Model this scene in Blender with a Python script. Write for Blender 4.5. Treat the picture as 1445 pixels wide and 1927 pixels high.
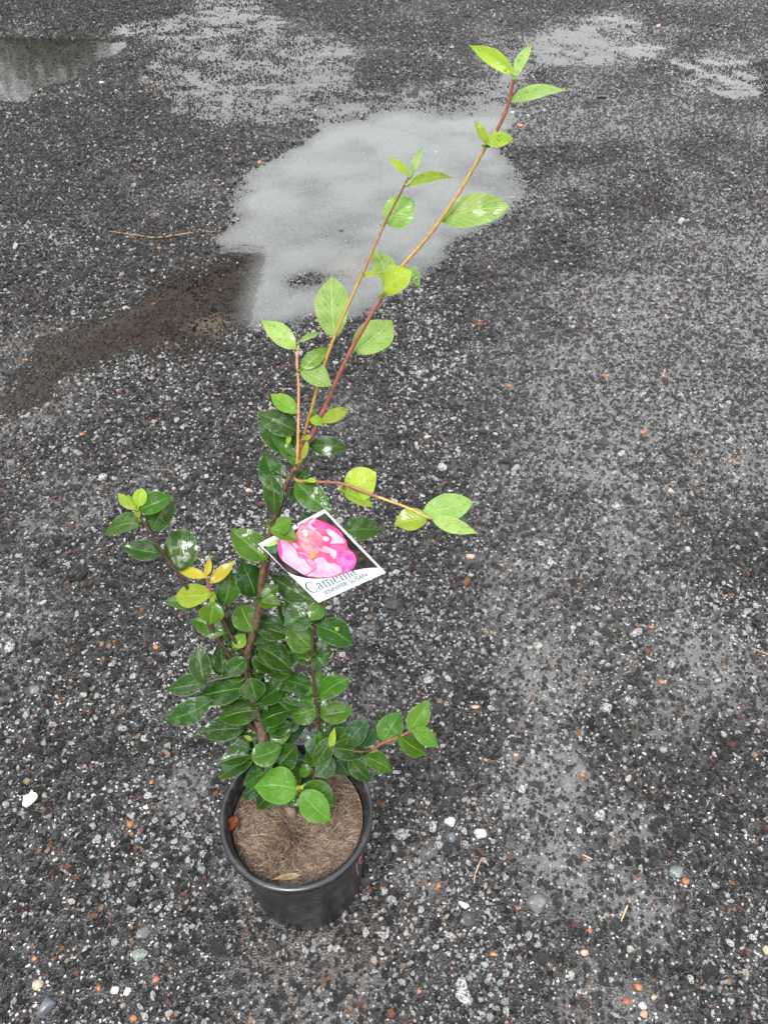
import bpy, bmesh, math, random
import numpy as np
from mathutils import Vector, Matrix, noise as mnoise

for o in list(bpy.data.objects): bpy.data.objects.remove(o)
SC = bpy.context.scene
COL = SC.collection
R_ = math.radians

# ------------------------------------------------------------------ camera, sky, sun, exposure
PITCH, CAMZ, FPX = R_(45), 1.295, 1447.0
cam_d = bpy.data.cameras.new('camera'); cam = bpy.data.objects.new('camera', cam_d); COL.objects.link(cam)
cam.location = (0, 0, CAMZ); cam.rotation_euler = (math.pi/2-PITCH, 0, 0)
cam_d.sensor_fit = 'VERTICAL'; cam_d.sensor_height = 24; cam_d.lens = 24*FPX/1927
cam_d.clip_start = 0.02; cam_d.clip_end = 1000
SC.camera = cam

SUN_EL, SUN_AZ = R_(62), R_(200)
world = bpy.data.worlds.new('World'); SC.world = world; world.use_nodes = True
nt = world.node_tree; nt.nodes.clear()
out = nt.nodes.new('ShaderNodeOutputWorld'); bg = nt.nodes.new('ShaderNodeBackground')
sky = nt.nodes.new('ShaderNodeTexSky'); sky.sky_type = 'NISHITA'; sky.sun_disc = False
sky.sun_elevation = SUN_EL; sky.sun_rotation = SUN_AZ; sky.air_density = 1.0; sky.dust_density = 6; sky.ozone_density = 1
hsv = nt.nodes.new('ShaderNodeHueSaturation'); hsv.inputs['Saturation'].default_value = 0.10
# overcast: cloud cover evens the sky out; soft large cloud structure all round
tc = nt.nodes.new('ShaderNodeTexCoord'); nz = nt.nodes.new('ShaderNodeTexNoise')
nz.inputs['Scale'].default_value = 2.2; nz.inputs['Detail'].default_value = 4
mr = nt.nodes.new('ShaderNodeMapRange'); mr.inputs['From Min'].default_value = .3; mr.inputs['From Max'].default_value = .7
mr.inputs['To Min'].default_value = 0.78; mr.inputs['To Max'].default_value = 1.2
mx = nt.nodes.new('ShaderNodeMix'); mx.data_type = 'RGBA'; mx.inputs['Factor'].default_value = .55
mx.inputs['B'].default_value = (13.9, 14.0, 14.3, 1)
mul = nt.nodes.new('ShaderNodeVectorMath'); mul.operation = 'SCALE'
nt.links.new(sky.outputs[0], hsv.inputs['Color']); nt.links.new(hsv.outputs[0], mx.inputs['A'])
nt.links.new(tc.outputs['Generated'], nz.inputs['Vector']); nt.links.new(nz.outputs['Fac'], mr.inputs['Value'])
nt.links.new(mx.outputs['Result'], mul.inputs[0]); nt.links.new(mr.outputs[0], mul.inputs['Scale'])
sxyz = nt.nodes.new('ShaderNodeSeparateXYZ'); nt.links.new(tc.outputs['Generated'], sxyz.inputs[0])
gr = nt.nodes.new('ShaderNodeMapRange'); gr.inputs['From Min'].default_value = 0; gr.inputs['From Max'].default_value = 1
gr.inputs['To Min'].default_value = .66; gr.inputs['To Max'].default_value = 1.18; nt.links.new(sxyz.outputs[2], gr.inputs['Value'])
mul2 = nt.nodes.new('ShaderNodeVectorMath'); mul2.operation = 'SCALE'
nt.links.new(mul.outputs[0], mul2.inputs[0]); nt.links.new(gr.outputs[0], mul2.inputs['Scale'])
nt.links.new(mul2.outputs[0], bg.inputs['Color']); bg.inputs['Strength'].default_value = 0.13
nt.links.new(bg.outputs[0], out.inputs['Surface'])

sun_d = bpy.data.lights.new('sun', 'SUN'); sun = bpy.data.objects.new('sun', sun_d); COL.objects.link(sun)
sun_d.energy = 1.5; sun_d.angle = R_(18); sun_d.color = (1, .97, .93)
sun.rotation_euler = (math.pi/2-SUN_EL, 0, math.pi-SUN_AZ + 0.0)

SC.view_settings.view_transform = 'Standard'; SC.view_settings.look = 'None'
SC.view_settings.exposure = 0.97; SC.view_settings.gamma = 1
SC.render.engine = 'CYCLES'
SC.cycles.max_bounces = 6; SC.cycles.transparent_max_bounces = 12

# ------------------------------------------------------------------ helpers
CF = Vector((0, math.cos(PITCH), -math.sin(PITCH))); CU = Vector((0, math.sin(PITCH), math.cos(PITCH))); CR = Vector((1, 0, 0))
CO = Vector((0, 0, CAMZ))
def ray(x, y): return CF + CR*((x-722.5)/FPX) + CU*((963.5-y)/FPX)
def at(x, y, z): return CO + ray(x, y)*z
def gnd(x, y, h=0.0):
    r = ray(x, y); return CO + r*((h-CAMZ)/r.z)
def tag(o, label=None, cat=None, group=None, kind=None):
    if label: o['label'] = label
    if cat: o['category'] = cat
    if group: o['group'] = group
    if kind: o['kind'] = kind
    return o
def link(name, me, mat=None, parent=None, smooth=False):
    o = bpy.data.objects.new(name, me); COL.objects.link(o)
    if mat is not None:
        for m in (mat if isinstance(mat, list) else [mat]): me.materials.append(m)
    if smooth: me.polygons.foreach_set('use_smooth', [True]*len(me.polygons))
    if parent: o.parent = parent
    return o
def pydata(name, v, f):
    me = bpy.data.meshes.new(name); me.from_pydata([tuple(p) for p in v], [], f); me.update(); return me
def empty(name, loc=(0, 0, 0)):
    o = bpy.data.objects.new(name, None); COL.objects.link(o); o.location = loc; o.empty_display_size = .05
    return o
def grow(me, parent):   # geometry given in world space, moved into the frame of its parent
    me.transform(Matrix.Translation(-Vector(parent.location))); return me

# value noise on numpy arrays
_rs = np.random.RandomState(7); _tab = _rs.rand(256, 256)
def vnoise(x, y, s, seed=0):
    x = np.asarray(x)/s + 17.3*seed + 500; y = np.asarray(y)/s + 9.1*seed + 500
    xi = np.floor(x).astype(int); yi = np.floor(y).astype(int); fx = x-xi; fy = y-yi
    fx = fx*fx*(3-2*fx); fy = fy*fy*(3-2*fy)
    g = lambda a, b: _tab[(a) % 256, (b) % 256]
    return ((g(xi, yi)*(1-fx)+g(xi+1, yi)*fx)*(1-fy) + (g(xi, yi+1)*(1-fx)+g(xi+1, yi+1)*fx)*fy)
def fbm(x, y, s, seed=0, o=3):
    r = 0; a = .5
    for i in range(o): r = r + a*vnoise(x, y, s/2**i, seed+i*3); a *= .5
    return r/(1-.5**o)
def sstep(a, b, x):
    t = np.clip((x-a)/(b-a), 0, 1); return t*t*(3-2*t)

# ------------------------------------------------------------------ node helpers
class N:
    def __init__(s, name, base=None, rough=.5, **kw):
        s.m = bpy.data.materials.new(name); s.m.use_nodes = True; s.t = s.m.node_tree
        s.b = s.t.nodes['Principled BSDF']; s.out = s.t.nodes['Material Output']
        if base is not None: s.set(s.b, 'Base Color', base)
        s.set(s.b, 'Roughness', rough)
        for k, v in kw.items(): s.set(s.b, k.replace('_', ' '), v)
    def set(s, node, inp, v):
        i = node.inputs[inp]
        if hasattr(v, 'is_output') or isinstance(v, bpy.types.NodeSocket): s.t.links.new(v, i)
        elif isinstance(v, (tuple, list)) and len(v) == 3 and i.type == 'RGBA': i.default_value = (*v, 1)
        else: i.default_value = v
    def n(s, typ, outp=0, props=None, **ins):
        nd = s.t.nodes.new('ShaderNode'+typ)
        for k, v in (props or {}).items(): setattr(nd, k, v)
        for k, v in ins.items(): s.set(nd, k.replace('_', ' '), v)
        return nd.outputs[outp] if outp is not None else nd
    def coord(s, w='Object'): return s.n('TexCoord', w)
    def noise(s, scale, vec=None, detail=3, rough=.5, outp='Fac', dist=0):
        return s.n('TexNoise', outp, Scale=scale, Detail=detail, Roughness=rough, Distortion=dist, **({'Vector': vec} if vec is not None else {}))
    def vor(s, scale, vec=None, outp='Distance', feature='F1', rnd=1):
        return s.n('TexVoronoi', outp, {'feature': feature}, Scale=scale, Randomness=rnd, **({'Vector': vec} if vec is not None else {}))
    def ramp(s, fac, stops, interp='LINEAR'):
        nd = s.t.nodes.new('ShaderNodeValToRGB'); s.t.links.new(fac, nd.inputs[0]); cr = nd.color_ramp; cr.interpolation = interp
        while len(cr.elements) < len(stops): cr.elements.new(.5)
        for e, (p, c) in zip(cr.elements, stops):
            e.position = p; e.color = (c, c, c, 1) if not isinstance(c, (tuple, list)) else (*c, 1)
        return nd.outputs[0]
    def mr(s, v, a, b, c=0, d=1):
        nd = s.t.nodes.new('ShaderNodeMapRange'); s.set(nd, 'Value', v)
        for k, q in zip(('From Min', 'From Max', 'To Min', 'To Max'), (a, b, c, d)): nd.inputs[k].default_value = q
        return nd.outputs[0]
    def math(s, op, a, b=0.0):
        nd = s.t.nodes.new('ShaderNodeMath'); nd.operation = op
        for i, v in enumerate((a, b)):
            if isinstance(v, bpy.types.NodeSocket): s.t.links.new(v, nd.inputs[i])
            else: nd.inputs[i].default_value = v
        return nd.outputs[0]
    def mix(s, f, a, b, mode='MIX'):
        nd = s.t.nodes.new('ShaderNodeMix'); nd.data_type = 'RGBA'; nd.blend_type = mode
        s.set(nd, 'Factor', f)
        for i, v in ((6, a), (7, b)):
            if isinstance(v, bpy.types.NodeSocket): s.t.links.new(v, nd.inputs[i])
            else: nd.inputs[i].default_value = (*v, 1)
        return nd.outputs[2]
    def bump(s, h, strength=.5, dist=.001, normal=None):
        nd = s.t.nodes.new('ShaderNodeBump'); s.set(nd, 'Height', h)
        nd.inputs['Strength'].default_value = strength; nd.inputs['Distance'].default_value = dist
        if normal is not None: s.t.links.new(normal, nd.inputs['Normal'])
        s.t.links.new(nd.outputs[0], s.b.inputs['Normal']); return nd.outputs[0]
    def attr(s, name, outp='Color', typ='GEOMETRY'):
        nd = s.t.nodes.new('ShaderNodeAttribute'); nd.attribute_name = name; nd.attribute_type = typ; return nd.outputs[outp]

# ================================================================== THE GROUND
def poly_world(pts): return np.array([[gnd(*p).x, gnd(*p).y] for p in pts])
def sdist(P, x, y):     # signed distance to polygon, positive inside
    d = np.full(x.shape, 1e9); ins = np.zeros(x.shape, bool); n = len(P)
    for i in range(n):
        a = P[i]; b = P[(i+1) % n]; e = b-a
        t = np.clip(((x-a[0])*e[0]+(y-a[1])*e[1])/(e@e), 0, 1)
        d = np.minimum(d, np.hypot(x-a[0]-t*e[0], y-a[1]-t*e[1]))
        c = (a[1] > y) != (b[1] > y)
        with np.errstate(divide='ignore', invalid='ignore'):
            xx = (b[0]-a[0])*(y-a[1])/(b[1]-a[1]+1e-12)+a[0]
        ins ^= c & (x < xx)
    return np.where(ins, d, -d)
PUD = {  # outline in the photograph dropped onto the ground, deepest point (m), raggedness
 'main': (poly_world([(395,455),(420,415),(405,385),(440,330),(520,275),(600,235),(700,200),(800,190),(900,180),(975,195),(965,260),(1000,320),(1010,380),(960,430),(880,455),(835,520),(740,560),(690,610),(600,620),(530,640),(440,650),(360,680),(250,690),(130,720),(70,765),(10,790),(20,690),(90,630),(220,560),(320,500),(400,490)]), .020, .075),
 'left': (poly_world([(-120,70),(40,66),(150,72),(250,78),(240,100),(190,125),(140,155),(90,172),(60,196),(-10,200),(-120,210)]), .022, .07),
 'film': (poly_world([(60,62),(200,50),(330,20),(380,-10),(460,-12),(540,20),(560,60),(640,60),(700,100),(660,170),(600,225),(480,250),(400,240),(300,215),(240,160),(290,90),(180,74)]), .003, .12),
 'strip': (poly_world([(560,190),(640,160),(760,165),(850,140),(880,150),(930,120),(960,90),(1050,30),(1130,10),(1210,30),(1270,110),(1220,130),(1060,130),(990,190),(900,215),(800,215),(700,225),(600,240)]), .003, .12),
 'twig': (poly_world([(270,432),(330,428),(350,440),(330,458),(280,455)]), .007, .03),
 'right': (poly_world([(1200,120),(1300,95),(1420,110),(1440,190),(1380,230),(1330,180),(1240,160)]), .004, .12),
}
BLOB = [  # smooth silt patches: px, py, radius m, strength
 (1370,620,.30,.9),(1330,720,.22,.8),(1420,780,.25,.7),(1230,900,.14,.6),(1130,830,.12,.3),(1010,1270,.10,.8),(1030,1480,.10,.9),
 (1060,1640,.09,.9),(1040,1620,.06,.7),(1200,1700,.09,.7),(1180,1570,.07,.7),(690,1190,.035,1.0),(800,1640,.05,.5),(1260,1350,.08,.5),
 (960,600,.16,.5),(880,680,.12,.4),(1200,460,.25,.5),(1010,1350,.06,.6),(640,100,.4,.3),(300,900,.1,.5),(1150,1900,.08,.5),(350,1480,.05,.6)]
BL = [(gnd(a, b).x, gnd(a, b).y, c, d) for a, b, c, d in BLOB]
_isl = (gnd(575, 525).x, gnd(575, 525).y)
def fields(x, y):
    rag = (fbm(x, y, .28, 3, 4)-.5) + .35*(fbm(x, y, .06, 8, 3)-.5)
    base = .0035 + .010*fbm(x, y, .7, 1, 3) + .003*fbm(x, y, .09, 2, 3)
    h = base; inside = {}; mm = np.zeros_like(x)
    for k, (P, dep, rg) in PUD.items():
        s = sdist(P, x, y) + rag*rg*2.2
        m = sstep(-.09, .17 if dep > .01 else .15, s); inside[k] = s; mm = np.maximum(mm, m)
        bottom = -dep * (.20 + 1.0 * fbm(x, y, .17, 9, 4)) + (.016*np.exp(-((x-_isl[0])**2+(y-_isl[1])**2)/.0045) if k == 'main' else 0)
        if dep < .01: bottom = -dep * (fbm(x, y, .09, 12, 4) * 4.2 - 1.15)
        h = h*(1-m) + bottom*m
    silt = np.zeros_like(x)
    for bx, by, r, s in BL:
        d = np.hypot(x-bx, (y-by)) + rag*r*1.2
        silt = np.maximum(silt, s*(1-sstep(r*.3, r*1.2, d)))
    silt = np.maximum(silt*.9, .5*sstep(.60, .74, fbm(x, y, .35, 21, 4)))
    silt = np.maximum(silt, .75*sstep(.42, .62, fbm(x, y, .42, 27, 4))*sstep(-.05, .45, x-.05*y))
    silt = np.maximum(silt, sstep(.003, .016, -h)*.8)
    return h, inside, np.clip(silt, 0, 1), mm

def axis(lo, hi, st, far):
    c = list(np.arange(lo, hi+1e-6, st)); d = st
    while c[-1] < far: d *= 1.35; c.append(c[-1]+d)
    d = st
    while c[0] > -far: d *= 1.35; c.insert(0, c[0]-d)
    return np.array(c)
gx = axis(-3.4, 3.4, .016, 260); gy = axis(-.2, 7.0, .016, 260)
X, Y = np.meshgrid(gx, gy); nx, ny = len(gx), len(gy)
H, INS, SILT, MM = fields(X, Y)
def grid_faces(nx, ny, keep=None):
    i = np.arange(nx-1)[None, :] + nx*np.arange(ny-1)[:, None]
    f = np.stack([i, i+1, i+1+nx, i+nx], -1).reshape(-1, 4)
    return f if keep is None else f[keep.reshape(-1)]
def fast_mesh(name, V, F):
    me = bpy.data.meshes.new(name); V = np.asarray(V, np.float32); F = np.asarray(F, np.int32); k = F.shape[1]
    me.vertices.add(len(V)); me.vertices.foreach_set('co', V.ravel())
    me.loops.add(F.size); me.loops.foreach_set('vertex_index', F.ravel())
    me.polygons.add(len(F)); me.polygons.foreach_set('loop_start', np.arange(0, F.size, k, dtype=np.int32))
    me.polygons.foreach_set('loop_total', np.full(len(F), k, np.int32))
    me.update(calc_edges=True); me.validate(); return me
gme = fast_mesh('ground', np.stack([X, Y, H], -1).reshape(-1, 3), grid_faces(nx, ny))
a = gme.attributes.new('silt', 'FLOAT', 'POINT'); a.data.foreach_set('value', SILT.ravel().astype(np.float32))
# brown silty bed at left, its edge painting in the roof's reflection; rest grey
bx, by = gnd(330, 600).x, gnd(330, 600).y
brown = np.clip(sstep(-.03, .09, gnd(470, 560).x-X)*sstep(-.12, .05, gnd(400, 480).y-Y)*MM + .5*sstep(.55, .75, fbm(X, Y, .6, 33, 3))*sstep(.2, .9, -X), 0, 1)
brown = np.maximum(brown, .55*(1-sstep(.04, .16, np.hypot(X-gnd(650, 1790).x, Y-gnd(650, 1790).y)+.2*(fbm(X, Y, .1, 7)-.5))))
tan_ = np.maximum(1-sstep(.02, .16, np.hypot(X-gnd(670, 500).x, Y-gnd(670, 500).y)+.25*(fbm(X, Y, .15, 5)-.5)),
                  1-sstep(.02, .10, np.hypot(X-gnd(400, 605).x, Y-gnd(400, 605).y)+.15*(fbm(X, Y, .1, 6)-.5)))
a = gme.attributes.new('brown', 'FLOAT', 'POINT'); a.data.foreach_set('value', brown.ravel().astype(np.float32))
a = gme.attributes.new('tan', 'FLOAT', 'POINT'); a.data.foreach_set('value', tan_.ravel().astype(np.float32))

g = N('wet_gravel_ground', rough=.35)
co = g.coord('Object')
v1 = g.vor(330, co, 'Color'); v1d = g.vor(330, co, 'Distance'); v2d = g.vor(150, co, 'Distance')
sep = g.n('SeparateColor', 0, None, Color=v1); 
grit = g.ramp(sep, [(0, (.007,.007,.008)), (.35, (.012,.012,.013)), (.66, (.022,.021,.021)), (.86, (.08,.08,.08)), (.955, (.45,.45,.44)), (.982, (.16,.07,.035)), (1, (.22,.15,.10))], 'CONSTANT')
siltc = g.mix(g.noise(9, co, 5, .6), (.050,.050,.050), (.110,.109,.107))
fine = g.mix(g.mr(g.noise(600, co, 2), .52, .66), siltc, g.mix(.6, siltc, (.40,.40,.39)))
sa = g.attr('silt', 'Fac'); sf = g.math('MULTIPLY', sa, g.mr(g.noise(60, co, 4, .6), .35, .6, .35, 1))
c = g.mix(sf, grit, fine)
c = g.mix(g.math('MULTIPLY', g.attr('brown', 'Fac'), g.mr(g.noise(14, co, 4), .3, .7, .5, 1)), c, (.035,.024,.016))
c = g.mix(g.math('MULTIPLY', g.attr('tan', 'Fac'), .75), c, (.19,.15,.115))
g.set(g.b, 'Base Color', c)
g.set(g.b, 'Roughness', g.mr(g.noise(40, co, 3), .3, .7, .22, .5))
hgt = g.math('ADD', g.math('MULTIPLY', v1d, g.math('SUBTRACT', 1.0, g.math('MULTIPLY', sf, .85))), g.math('MULTIPLY', g.noise(220, co, 4, .6), .6))
g.bump(hgt, .9, .0022)
ground = tag(link('ground', gme, g.m, smooth=True), kind='structure')

# ------------------------------------------------------------------ puddle water
w = N('puddle_water')
wt = w.t; wt.nodes.remove(w.b)
co = w.coord('Object')
rip = w.math('ADD', w.noise(22, co, 3, .5), w.math('MULTIPLY', w.noise(6, co, 2), 1.5))
bmp = wt.nodes.new('ShaderNodeBump'); wt.links.new(rip, bmp.inputs['Height']); bmp.inputs['Strength'].default_value = .16; bmp.inputs['Distance'].default_value = .002
fre = wt.nodes.new('ShaderNodeFresnel'); fre.inputs['IOR'].default_value = 1.5; wt.links.new(bmp.outputs[0], fre.inputs['Normal'])
gl = wt.nodes.new('ShaderNodeBsdfGlossy'); gl.inputs['Roughness'].default_value = .035; wt.links.new(bmp.outputs[0], gl.inputs['Normal'])
tr = wt.nodes.new('ShaderNodeBsdfTransparent'); tr.inputs['Color'].default_value = (.93,.92,.90,1)
df = wt.nodes.new('ShaderNodeBsdfDiffuse'); wt.links.new(w.mix(w.attr('brown', 'Fac'), (.215,.235,.23), (.045,.032,.022)), df.inputs['Color'])  # sediment colour, its tint also painting in the blue-green sky sheen
m1 = wt.nodes.new('ShaderNodeMixShader'); m2 = wt.nodes.new('ShaderNodeMixShader')
dep = w.attr('murk_sheen', 'Fac')
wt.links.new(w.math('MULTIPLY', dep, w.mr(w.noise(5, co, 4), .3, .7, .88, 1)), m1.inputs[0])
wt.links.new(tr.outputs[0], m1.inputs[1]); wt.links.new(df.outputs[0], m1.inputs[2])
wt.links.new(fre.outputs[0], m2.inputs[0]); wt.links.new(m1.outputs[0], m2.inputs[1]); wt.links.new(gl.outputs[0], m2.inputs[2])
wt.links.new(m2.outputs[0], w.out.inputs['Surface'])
names = list(PUD); stack = np.stack([INS[k] for k in names]); own = stack.argmax(0); best = stack.max(0)
MERGE = {'twig': 'main'}
for k in names:
    if k in MERGE: continue
    ids = [names.index(k)] + [names.index(q) for q in MERGE if MERGE[q] == k]
    sel = np.isin(own, ids) & (best > -.16)
    keep = sel[:-1, :-1]
    F = grid_faces(nx, ny, keep); used, inv = np.unique(F, return_inverse=True)
    V = np.stack([X.ravel()[used], Y.ravel()[used], np.zeros(len(used))], -1)
    me = fast_mesh('puddle_water', V, inv.reshape(-1, 4))
    for nm, arr in (('brown', brown), ('murk_sheen', np.clip(-H / .016, 0, 1) * ((.44-.38*brown) if k != 'left' else .03))):  # sediment thinned in brown and left pools to deepen their dark reflections
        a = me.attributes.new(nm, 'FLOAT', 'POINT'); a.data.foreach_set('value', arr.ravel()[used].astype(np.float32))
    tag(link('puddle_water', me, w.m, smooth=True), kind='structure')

STONES = [ # px, py, size px, length/width, kind, label
 (75,1857,30,1.2,'cream','cream speckled pebble directly above the blue-grey slab in the lower left corner'),
 (92,1897,46,1.3,'blue','large flat blue-grey slab of stone in the lower left corner'),
 (248,1556,19,1.1,'orange','bright orange chip alone on dark gravel to the left of the pot'),
 (265,1800,40,1.6,'green','greenish speckled long stone to the lower left of the pot, widest there'),
 (281,1822,25,1.1,'dark','round dark brown pebble just below the greenish speckled stone'),
 (298,1846,22,1.2,'red','red-brown pebble below the round dark pebble left of the pot'),
 (271,1760,28,1.3,'grey','flat mid-grey stone just above the greenish speckled stone'),
 (276,1524,13,1.4,'white','small clean white pebble to the left of the pot rim'),
 (190,1862,17,1.3,'orange','orange-brown pebble with a pale patch near the lower left, left of white speckled stones'),
 (220,1868,24,1.2,'speck','pink and white speckled stone in the lower left, beside another speckled one'),
 (243,1870,22,1.2,'speck','white speckled stone near the bottom edge, right of a pinkish one'),
 (69,1808,16,1.1,'orange','orange chip above the cream pebble at lower left'),
 (255,1920,18,1.1,'orange','orange pebble cut by the bottom edge, left of the pot'),
 (104,1610,9,1.0,'pink','small pink pebble at left below the white shell chip'),
 (288,1476,15,1.1,'red','pinkish brown pebble above left of the pot rim'),
 (848,1582,27,1.0,'blue','round glossy blue-black pebble to the right of the pot'),
 (902,1574,31,1.1,'speck','large white speckled stone right of the round blue-black pebble'),
 (846,1552,30,1.1,'speck','white speckled stone just above the round blue-black pebble'),
 (955,1592,28,1.2,'dark','black angular stone right of the large white speckled one'),
 (1093,1463,18,1.3,'orange','orange-brown pebble with a dark side, middle right of the pot'),
 (1087,1568,15,1.1,'white','white pebble alone on grey silt, right of the pot'),
 (823,1671,20,1.1,'orange','orange lumpy pebble to the lower right of the pot'),
 (824,1697,26,1.1,'dark','black stone just below the orange lumpy pebble'),
 (1106,1755,15,1.0,'orange','round amber pebble on grey silt near the lower right'),
 (1286,1664,24,1.5,'orange','orange-brown pair-like pebble at the right, beside a dark olive stone'),
 (1267,1646,34,1.2,'green','dark olive stone touching the orange pebble at lower right'),
 (1008,1708,50,1.2,'grey','biggest flat grey stone in the lower middle, right of the pot'),
 (878,1734,42,1.3,'dark','wide black flat stone to the lower right of the pot'),
 (871,1707,24,1.7,'white','long white stone above the wide black flat stone'),
 (973,1713,14,1.0,'red','small brick-red pebble left of the biggest flat grey stone'),
 (1175,1888,24,1.6,'red','brick-red oval pebble near the bottom edge at right'),
 (1196,1860,23,1.5,'orange','bright orange oval pebble above the brick-red oval one'),
 (1207,1912,24,1.2,'tan','tan pebble at the bottom edge below the brick-red oval'),
 (1096,1796,22,1.5,'peach','peach-coloured chip on gravel at lower right, wider than tall'),
 (1438,1793,24,1.1,'cream','cream stone cut by the right edge near the bottom'),
 (1226,1880,16,1.4,'cream','cream chip to the right of the orange and red ovals'),
 (928,1800,22,2.0,'orange','pointed orange sliver in the lower middle right'),
 (1205,1898,24,1.2,'speck','dark stone with white specks near the bottom edge at right'),
 (788,1869,14,1.1,'red','red-brown chip near the bottom edge, right of the pot'),
 (738,1144,34,1.1,'dark','black angular rock to the right of the tag, set in grey silt'),
 (1319,1290,34,1.4,'dark','black angular rock near the right edge, halfway up'),
 (884,1055,22,1.8,'peach','peach-tan oblong pebble to the right of the tag'),
 (893,1335,20,2.2,'tan','short reddish slab of stone right of the small side shoot'),
 (1141,713,13,1.0,'orange','round amber pebble on dark gravel, right of the tall stems'),
 (956,733,15,1.5,'orange','orange-brown pebble right of the tall stems, nearest them'),
 (803,828,17,1.3,'cream','cream triangular chip between the tall stems and the gravel at right'),
 (1208,820,19,2.0,'orange','long orange chip on the right, above the grey silt'),
 (1258,930,17,1.0,'peach','peach crumbly pebble near the right edge of the middle'),
 (1240,1290,17,1.1,'orange','orange pebble to the right, level with the lower leaves'),
 (1288,710,27,1.3,'dark','black knobbly stone on the smooth silt at right'),
 (560,268,30,1.5,'dark','black stone at the far left rim of the bright puddle, farthest one'),
 (437,346,22,1.4,'dark','black stone on the left rim of the bright puddle'),
 (488,306,13,1.2,'orange','amber pebble between the two black stones on the puddle rim'),
 (575,491,11,1.0,'dark','small black pebble poking out of the bright puddle'),
 (776,174,32,1.3,'dark','black lump on wet gravel beyond the bright puddle'),
 (977,240,18,1.7,'red','reddish chips of stone right of the tallest stem'),
 (963,211,10,1.1,'white','small white chip right of the reddish stem near the top'),
 (820,281,12,1.1,'white','white pebble lying in the far part of the bright puddle'),
 (193,160,12,1.3,'white','white pebble by the dark puddle at upper left'),
 (1237,53,16,1.6,'red','red chip on gravel near the top edge at right'),
 (1130,190,22,1.7,'dark','dark flat stone on the wet strip near the top right'),
 (288,566,14,1.4,'orange','orange pebble beside the brown puddle, upper side'),
 (313,639,13,1.1,'tan','tan pebble at the lower rim of the brown puddle'),
 (50,677,12,1.1,'orange','orange chips in shallow brown water at the left'),
 (157,822,16,1.2,'orange','orange chip on gravel below the brown puddle'),
 (25,875,22,1.1,'grey','rounded grey stone at the left edge below the brown puddle'),
 (167,718,11,1.1,'cream','cream pebble just below the brown puddle'),
 (296,1223,17,1.2,'orange','terracotta pebble left of the lowest left leaves'),
 (468,928,17,1.2,'peach','peach pebble left of the trunk above the leaves'),
 (68,1305,24,1.2,'grey','grey rounded stone at the left edge, halfway down'),
 (1222,1187,15,1.2,'orange','orange chip right of centre, level with the bottom of the tag'),
 (968,1427,13,1.1,'peach','pale orange pebble to the right of the side shoot'),
]
# ------------------------------------------------------------------ gravel: crushed stones
def rock_mesh(name, seed, sub=2, sharp=.12, planes=11, squash=(1, .8, .6)):
    rnd = random.Random(seed); bm = bmesh.new(); bmesh.ops.create_icosphere(bm, subdivisions=sub, radius=.5)
    pl = []
    for _ in range(planes):
        n = Vector((rnd.gauss(0, 1), rnd.gauss(0, 1), rnd.gauss(0, 1))).normalized(); pl.append((n, rnd.uniform(.27, .44)))
    for v in bm.verts:
        for n, d in pl:
            e = v.co.dot(n)-d
            if e > 0: v.co -= n*e*(1-sharp)
        v.co += v.co.normalized()*mnoise.noise(v.co*5+Vector((seed, 0, 0)))*.03
        v.co = Vector((v.co.x*squash[0], v.co.y*squash[1], v.co.z*squash[2]))
    bmesh.ops.recalc_face_normals(bm, faces=bm.faces)
    me = bpy.data.meshes.new(name); bm.to_mesh(me); bm.free()
    return me
s = N('wet_stone', rough=.3)
co = s.coord('Object'); tone = s.attr('tone', 'Color', 'INSTANCER'); spk = s.attr('speck', 'Fac', 'INSTANCER')
oi = s.n('ObjectInfo', 'Random')
off = s.n('CombineXYZ', 0, None, X=s.math('MULTIPLY', oi, 37.0), Y=s.math('MULTIPLY', oi, 91.0), Z=0.0)
cv = s.n('VectorMath', 0, {'operation': 'ADD'}); 
s.t.links.new(co, cv.node.inputs[0]); s.t.links.new(off, cv.node.inputs[1])
sn = s.mr(s.noise(7.5, cv, 4, .78), .45, .50)
dark = s.mix(s.noise(3, cv, 4), (.45,.45,.45), (1.35,1.35,1.35))
bc = s.mix(1.0, tone, dark, 'MULTIPLY')
bc = s.mix(s.math('MULTIPLY', sn, spk), bc, (.86,.87,.87))
s.set(s.b, 'Base Color', bc); s.set(s.b, 'Roughness', s.mr(s.noise(2.5, cv, 3), .35, .65, .05, .30))
s.set(s.b, 'Specular IOR Level', .85)
s.bump(s.noise(7, cv, 4, .6), .8, .09)
STONE = s.m
rocks = bpy.data.collections.new('rock_shapes')
for i in range(14):
    o = bpy.data.objects.new('stone_shape', rock_mesh('stone_shape', i, 2, .1, 9+i % 5, (1, .72+.02*(i % 8), .5+.035*(i % 9))))
    o.data.materials.append(STONE); rocks.objects.link(o)
    if i % 2: o.data.polygons.foreach_set('use_smooth', [True]*len(o.data.polygons))
rs = np.random.RandomState(11)
def zone(n, y0, y1, slope=.40, m=.72):
    y = y0 + (y1-y0)*rs.rand(n)**.9; hw = m+slope*np.maximum(y, 0); x = (rs.rand(n)*2-1)*hw
    keep = rs.rand(n) < hw/(m+slope*y1); return x[keep], y[keep]
def batch(n, y0, y1, smed, sig, smax):
    x, y = zone(n, y0, y1); sz = np.clip(smed*np.exp(rs.randn(len(x))*sig), .0022, smax); return x, y, sz
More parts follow.
